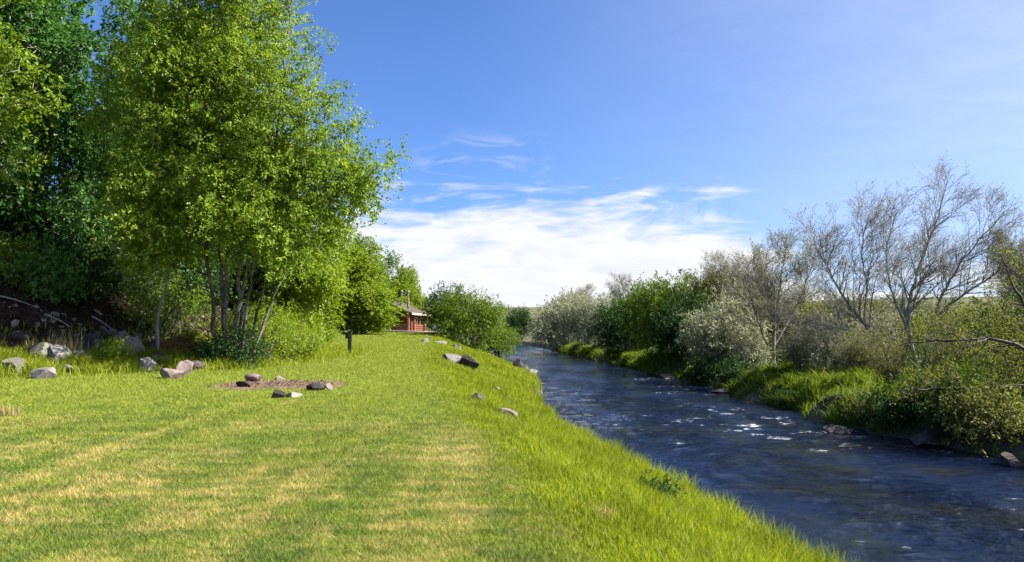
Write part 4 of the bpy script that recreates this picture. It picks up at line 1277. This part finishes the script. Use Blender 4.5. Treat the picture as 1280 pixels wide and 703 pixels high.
bm = bmesh.new(); box(bm, -Wd_ + .2, -.02, -.2, Ln - .1, -1.2, .118); bobj('foundation', bm, M['rock_dark'] if False else M['deck'], cab)
for k in range(3):
    y0 = PO + 1.25 + k * 1.55
    bm = bmesh.new(); 
    for (a0, a1, z0, z1) in ((y0 - .08, y0 + 1.36, .96, 1.04), (y0 - .08, y0 + 1.36, 1.92, 1.99), (y0 - .08, y0, 1.042, 1.918), (y0 + 1.28, y0 + 1.36, 1.042, 1.918)):
        box(bm, -.66, -.44, a0, a1, z0, z1)
    w = bobj('window', bm, M['trim_red'], cab)
    bm = bmesh.new(); box(bm, -.60, -.57, y0 + .002, y0 + 1.278, 1.042, 1.918); bobj('pane', bm, M['glass'], w)
bm = bmesh.new(); box(bm, -2.7, -1.75, PO - .22, PO - .14, .3, 2.15); dr = bobj('door', bm, M['wood_black'], cab)
bm = bmesh.new(); box(bm, -4.6, -3.3, PO - .21, PO - .15, 1.0, 1.95); bobj('front_window', bm, M['glass'], cab)

# plank edging walk in front of the cabin
a, b = at(478, 414, 84), at(546, 428, 70)
a[2], b[2] = gz(a[0], a[1]), gz(b[0], b[1])
bm = bmesh.new()
L = np.linalg.norm(b - a); n = 22
for k in range(n): box(bm, L * k / n, L * (k + .94) / n, -.6, .6, .20, .27)
box(bm, 0, L, -.62, -.54, -.3, .198); box(bm, 0, L, .54, .62, -.3, .198)
o = bobj('boardwalk', bm, M['deck']); o.location = a
dv = b - a; o.rotation_euler = (0, -math.atan2(dv[2], math.hypot(dv[0], dv[1])), math.atan2(dv[1], dv[0]))
tag(o, 'low plank boardwalk running from the cabin porch down to the bank', 'boardwalk')

# ------------------------------------------------------------------ light and sky
sun = bpy.data.lights.new('sun', 'SUN'); so = bpy.data.objects.new('sun', sun); COL.objects.link(so)
sun.energy = 4.6; sun.angle = R(.53); sun.color = (1, .95, .86)
dvec = Vector((math.sin(SUN_AZ) * math.cos(SUN_EL), math.cos(SUN_AZ) * math.cos(SUN_EL), math.sin(SUN_EL)))
so.rotation_euler = dvec.to_track_quat('Z', 'Y').to_euler()

world = bpy.data.worlds.new("World"); scene.world = world; world.use_nodes = True
s = N(world=world)
sky = s.n('ShaderNodeTexSky', sky_type='NISHITA', sun_disc=False, sun_elevation=SUN_EL, sun_rotation=SUN_AZ)
sky.air_density = .85; sky.dust_density = 3.0; sky.ozone_density = 3.0; sky.altitude = 1200
dirv = s.n('ShaderNodeTexCoord').outputs['Generated']
sep = s.n('ShaderNodeSeparateXYZ'); s.put(sep.inputs[0], dirv)
az = s.math('ARCTAN2', sep.outputs[0], sep.outputs[1])
el = s.math('ARCSINE', sep.outputs[2])
comb = s.n('ShaderNodeCombineXYZ'); s.put(comb.inputs[0], az); s.put(comb.inputs[1], el)
ca = comb.outputs[0]
# low bank of cirrus near the horizon
n1 = s.noise(s.mapv(ca, (5, 24, 1), (0, 0, R(-6)), (3.1, 1.7, 0)), 1.0, 8, .6, 1.0)
n2 = s.noise(s.mapv(ca, (14, 50, 1), (0, 0, R(-6))), 1.0, 6, .6, .6)
top = s.math('SUBTRACT', .170, s.math('MULTIPLY', s.mr(az, .22, .38), .085))
top = s.math('SUBTRACT', top, s.math('MULTIPLY', s.mr(az, -.16, -.5), .07))
e2 = s.math('ADD', s.math('SUBTRACT', top, el), s.math('ADD', s.math('MULTIPLY', s.math('SUBTRACT', n1, .5), .25), s.math('MULTIPLY', s.math('SUBTRACT', n2, .5), .09)))
cl = s.mr(e2, -.012, .065)
# thin wisps higher up
n3 = s.noise(s.mapv(ca, (9, 34, 1), (0, 0, R(8)), (.35, 5.2, 0)), 1.0, 6, .6, 1.0)
wz = s.math('MULTIPLY', s.mr(el, .155, .185), s.mr(el, .26, .21))
wz = s.math('MULTIPLY', wz, s.math('MULTIPLY', s.mr(az, -.16, -.08), s.mr(az, .07, .0)))
wi = s.math('MULTIPLY', s.mr(n3, .5, .72), wz)
cl = s.math('MAXIMUM', cl, s.math('MULTIPLY', wi, .4))
veil = s.math('MULTIPLY', s.mr(az, -.12, .75, 0, .42), s.mr(s.noise(s.mapv(ca, (2.2, 5, 1), (0, 0, R(20)), (4, 2, 0)), 1.0, 5, .5, .5), .2, .7, .7, 1.05))
cl = s.math('ADD', cl, s.math('MULTIPLY', veil, s.math('SUBTRACT', 1.0, cl)))
cl = s.math('MULTIPLY', cl, s.mr(el, -.02, 0.0))
ccol = s.mix(s.mr(n2, .3, .7), (5.3, 5.4, 5.7), (6.2, 6.2, 6.3))
skc = s.mix(1.0, sky.outputs[0], (.70, .96, 1.34), 'MULTIPLY')
full = s.mix(s.math('MULTIPLY', cl, .95), skc, ccol)
bgn = s.n('ShaderNodeBackground', {'Strength': .05}); s.put(bgn.inputs[0], full)
wo = s.n('ShaderNodeOutputWorld'); s.t.links.new(bgn.outputs[0], wo.inputs[0])

vs = scene.view_settings
scene.display_settings.display_device = 'sRGB'
vs.view_transform = 'Standard'; vs.look = 'None'; vs.exposure = EXPO; vs.gamma = 1; vs.use_curve_mapping = False
cy_ = scene.cycles
cy_.max_bounces = 6; cy_.diffuse_bounces = 3; cy_.glossy_bounces = 2; cy_.transmission_bounces = 4; cy_.transparent_max_bounces = 4
cy_.use_denoising = True
cy_.sample_clamp_indirect = 6; cy_.sample_clamp_direct = 9
cy_.caustics_reflective = False; cy_.caustics_refractive = False
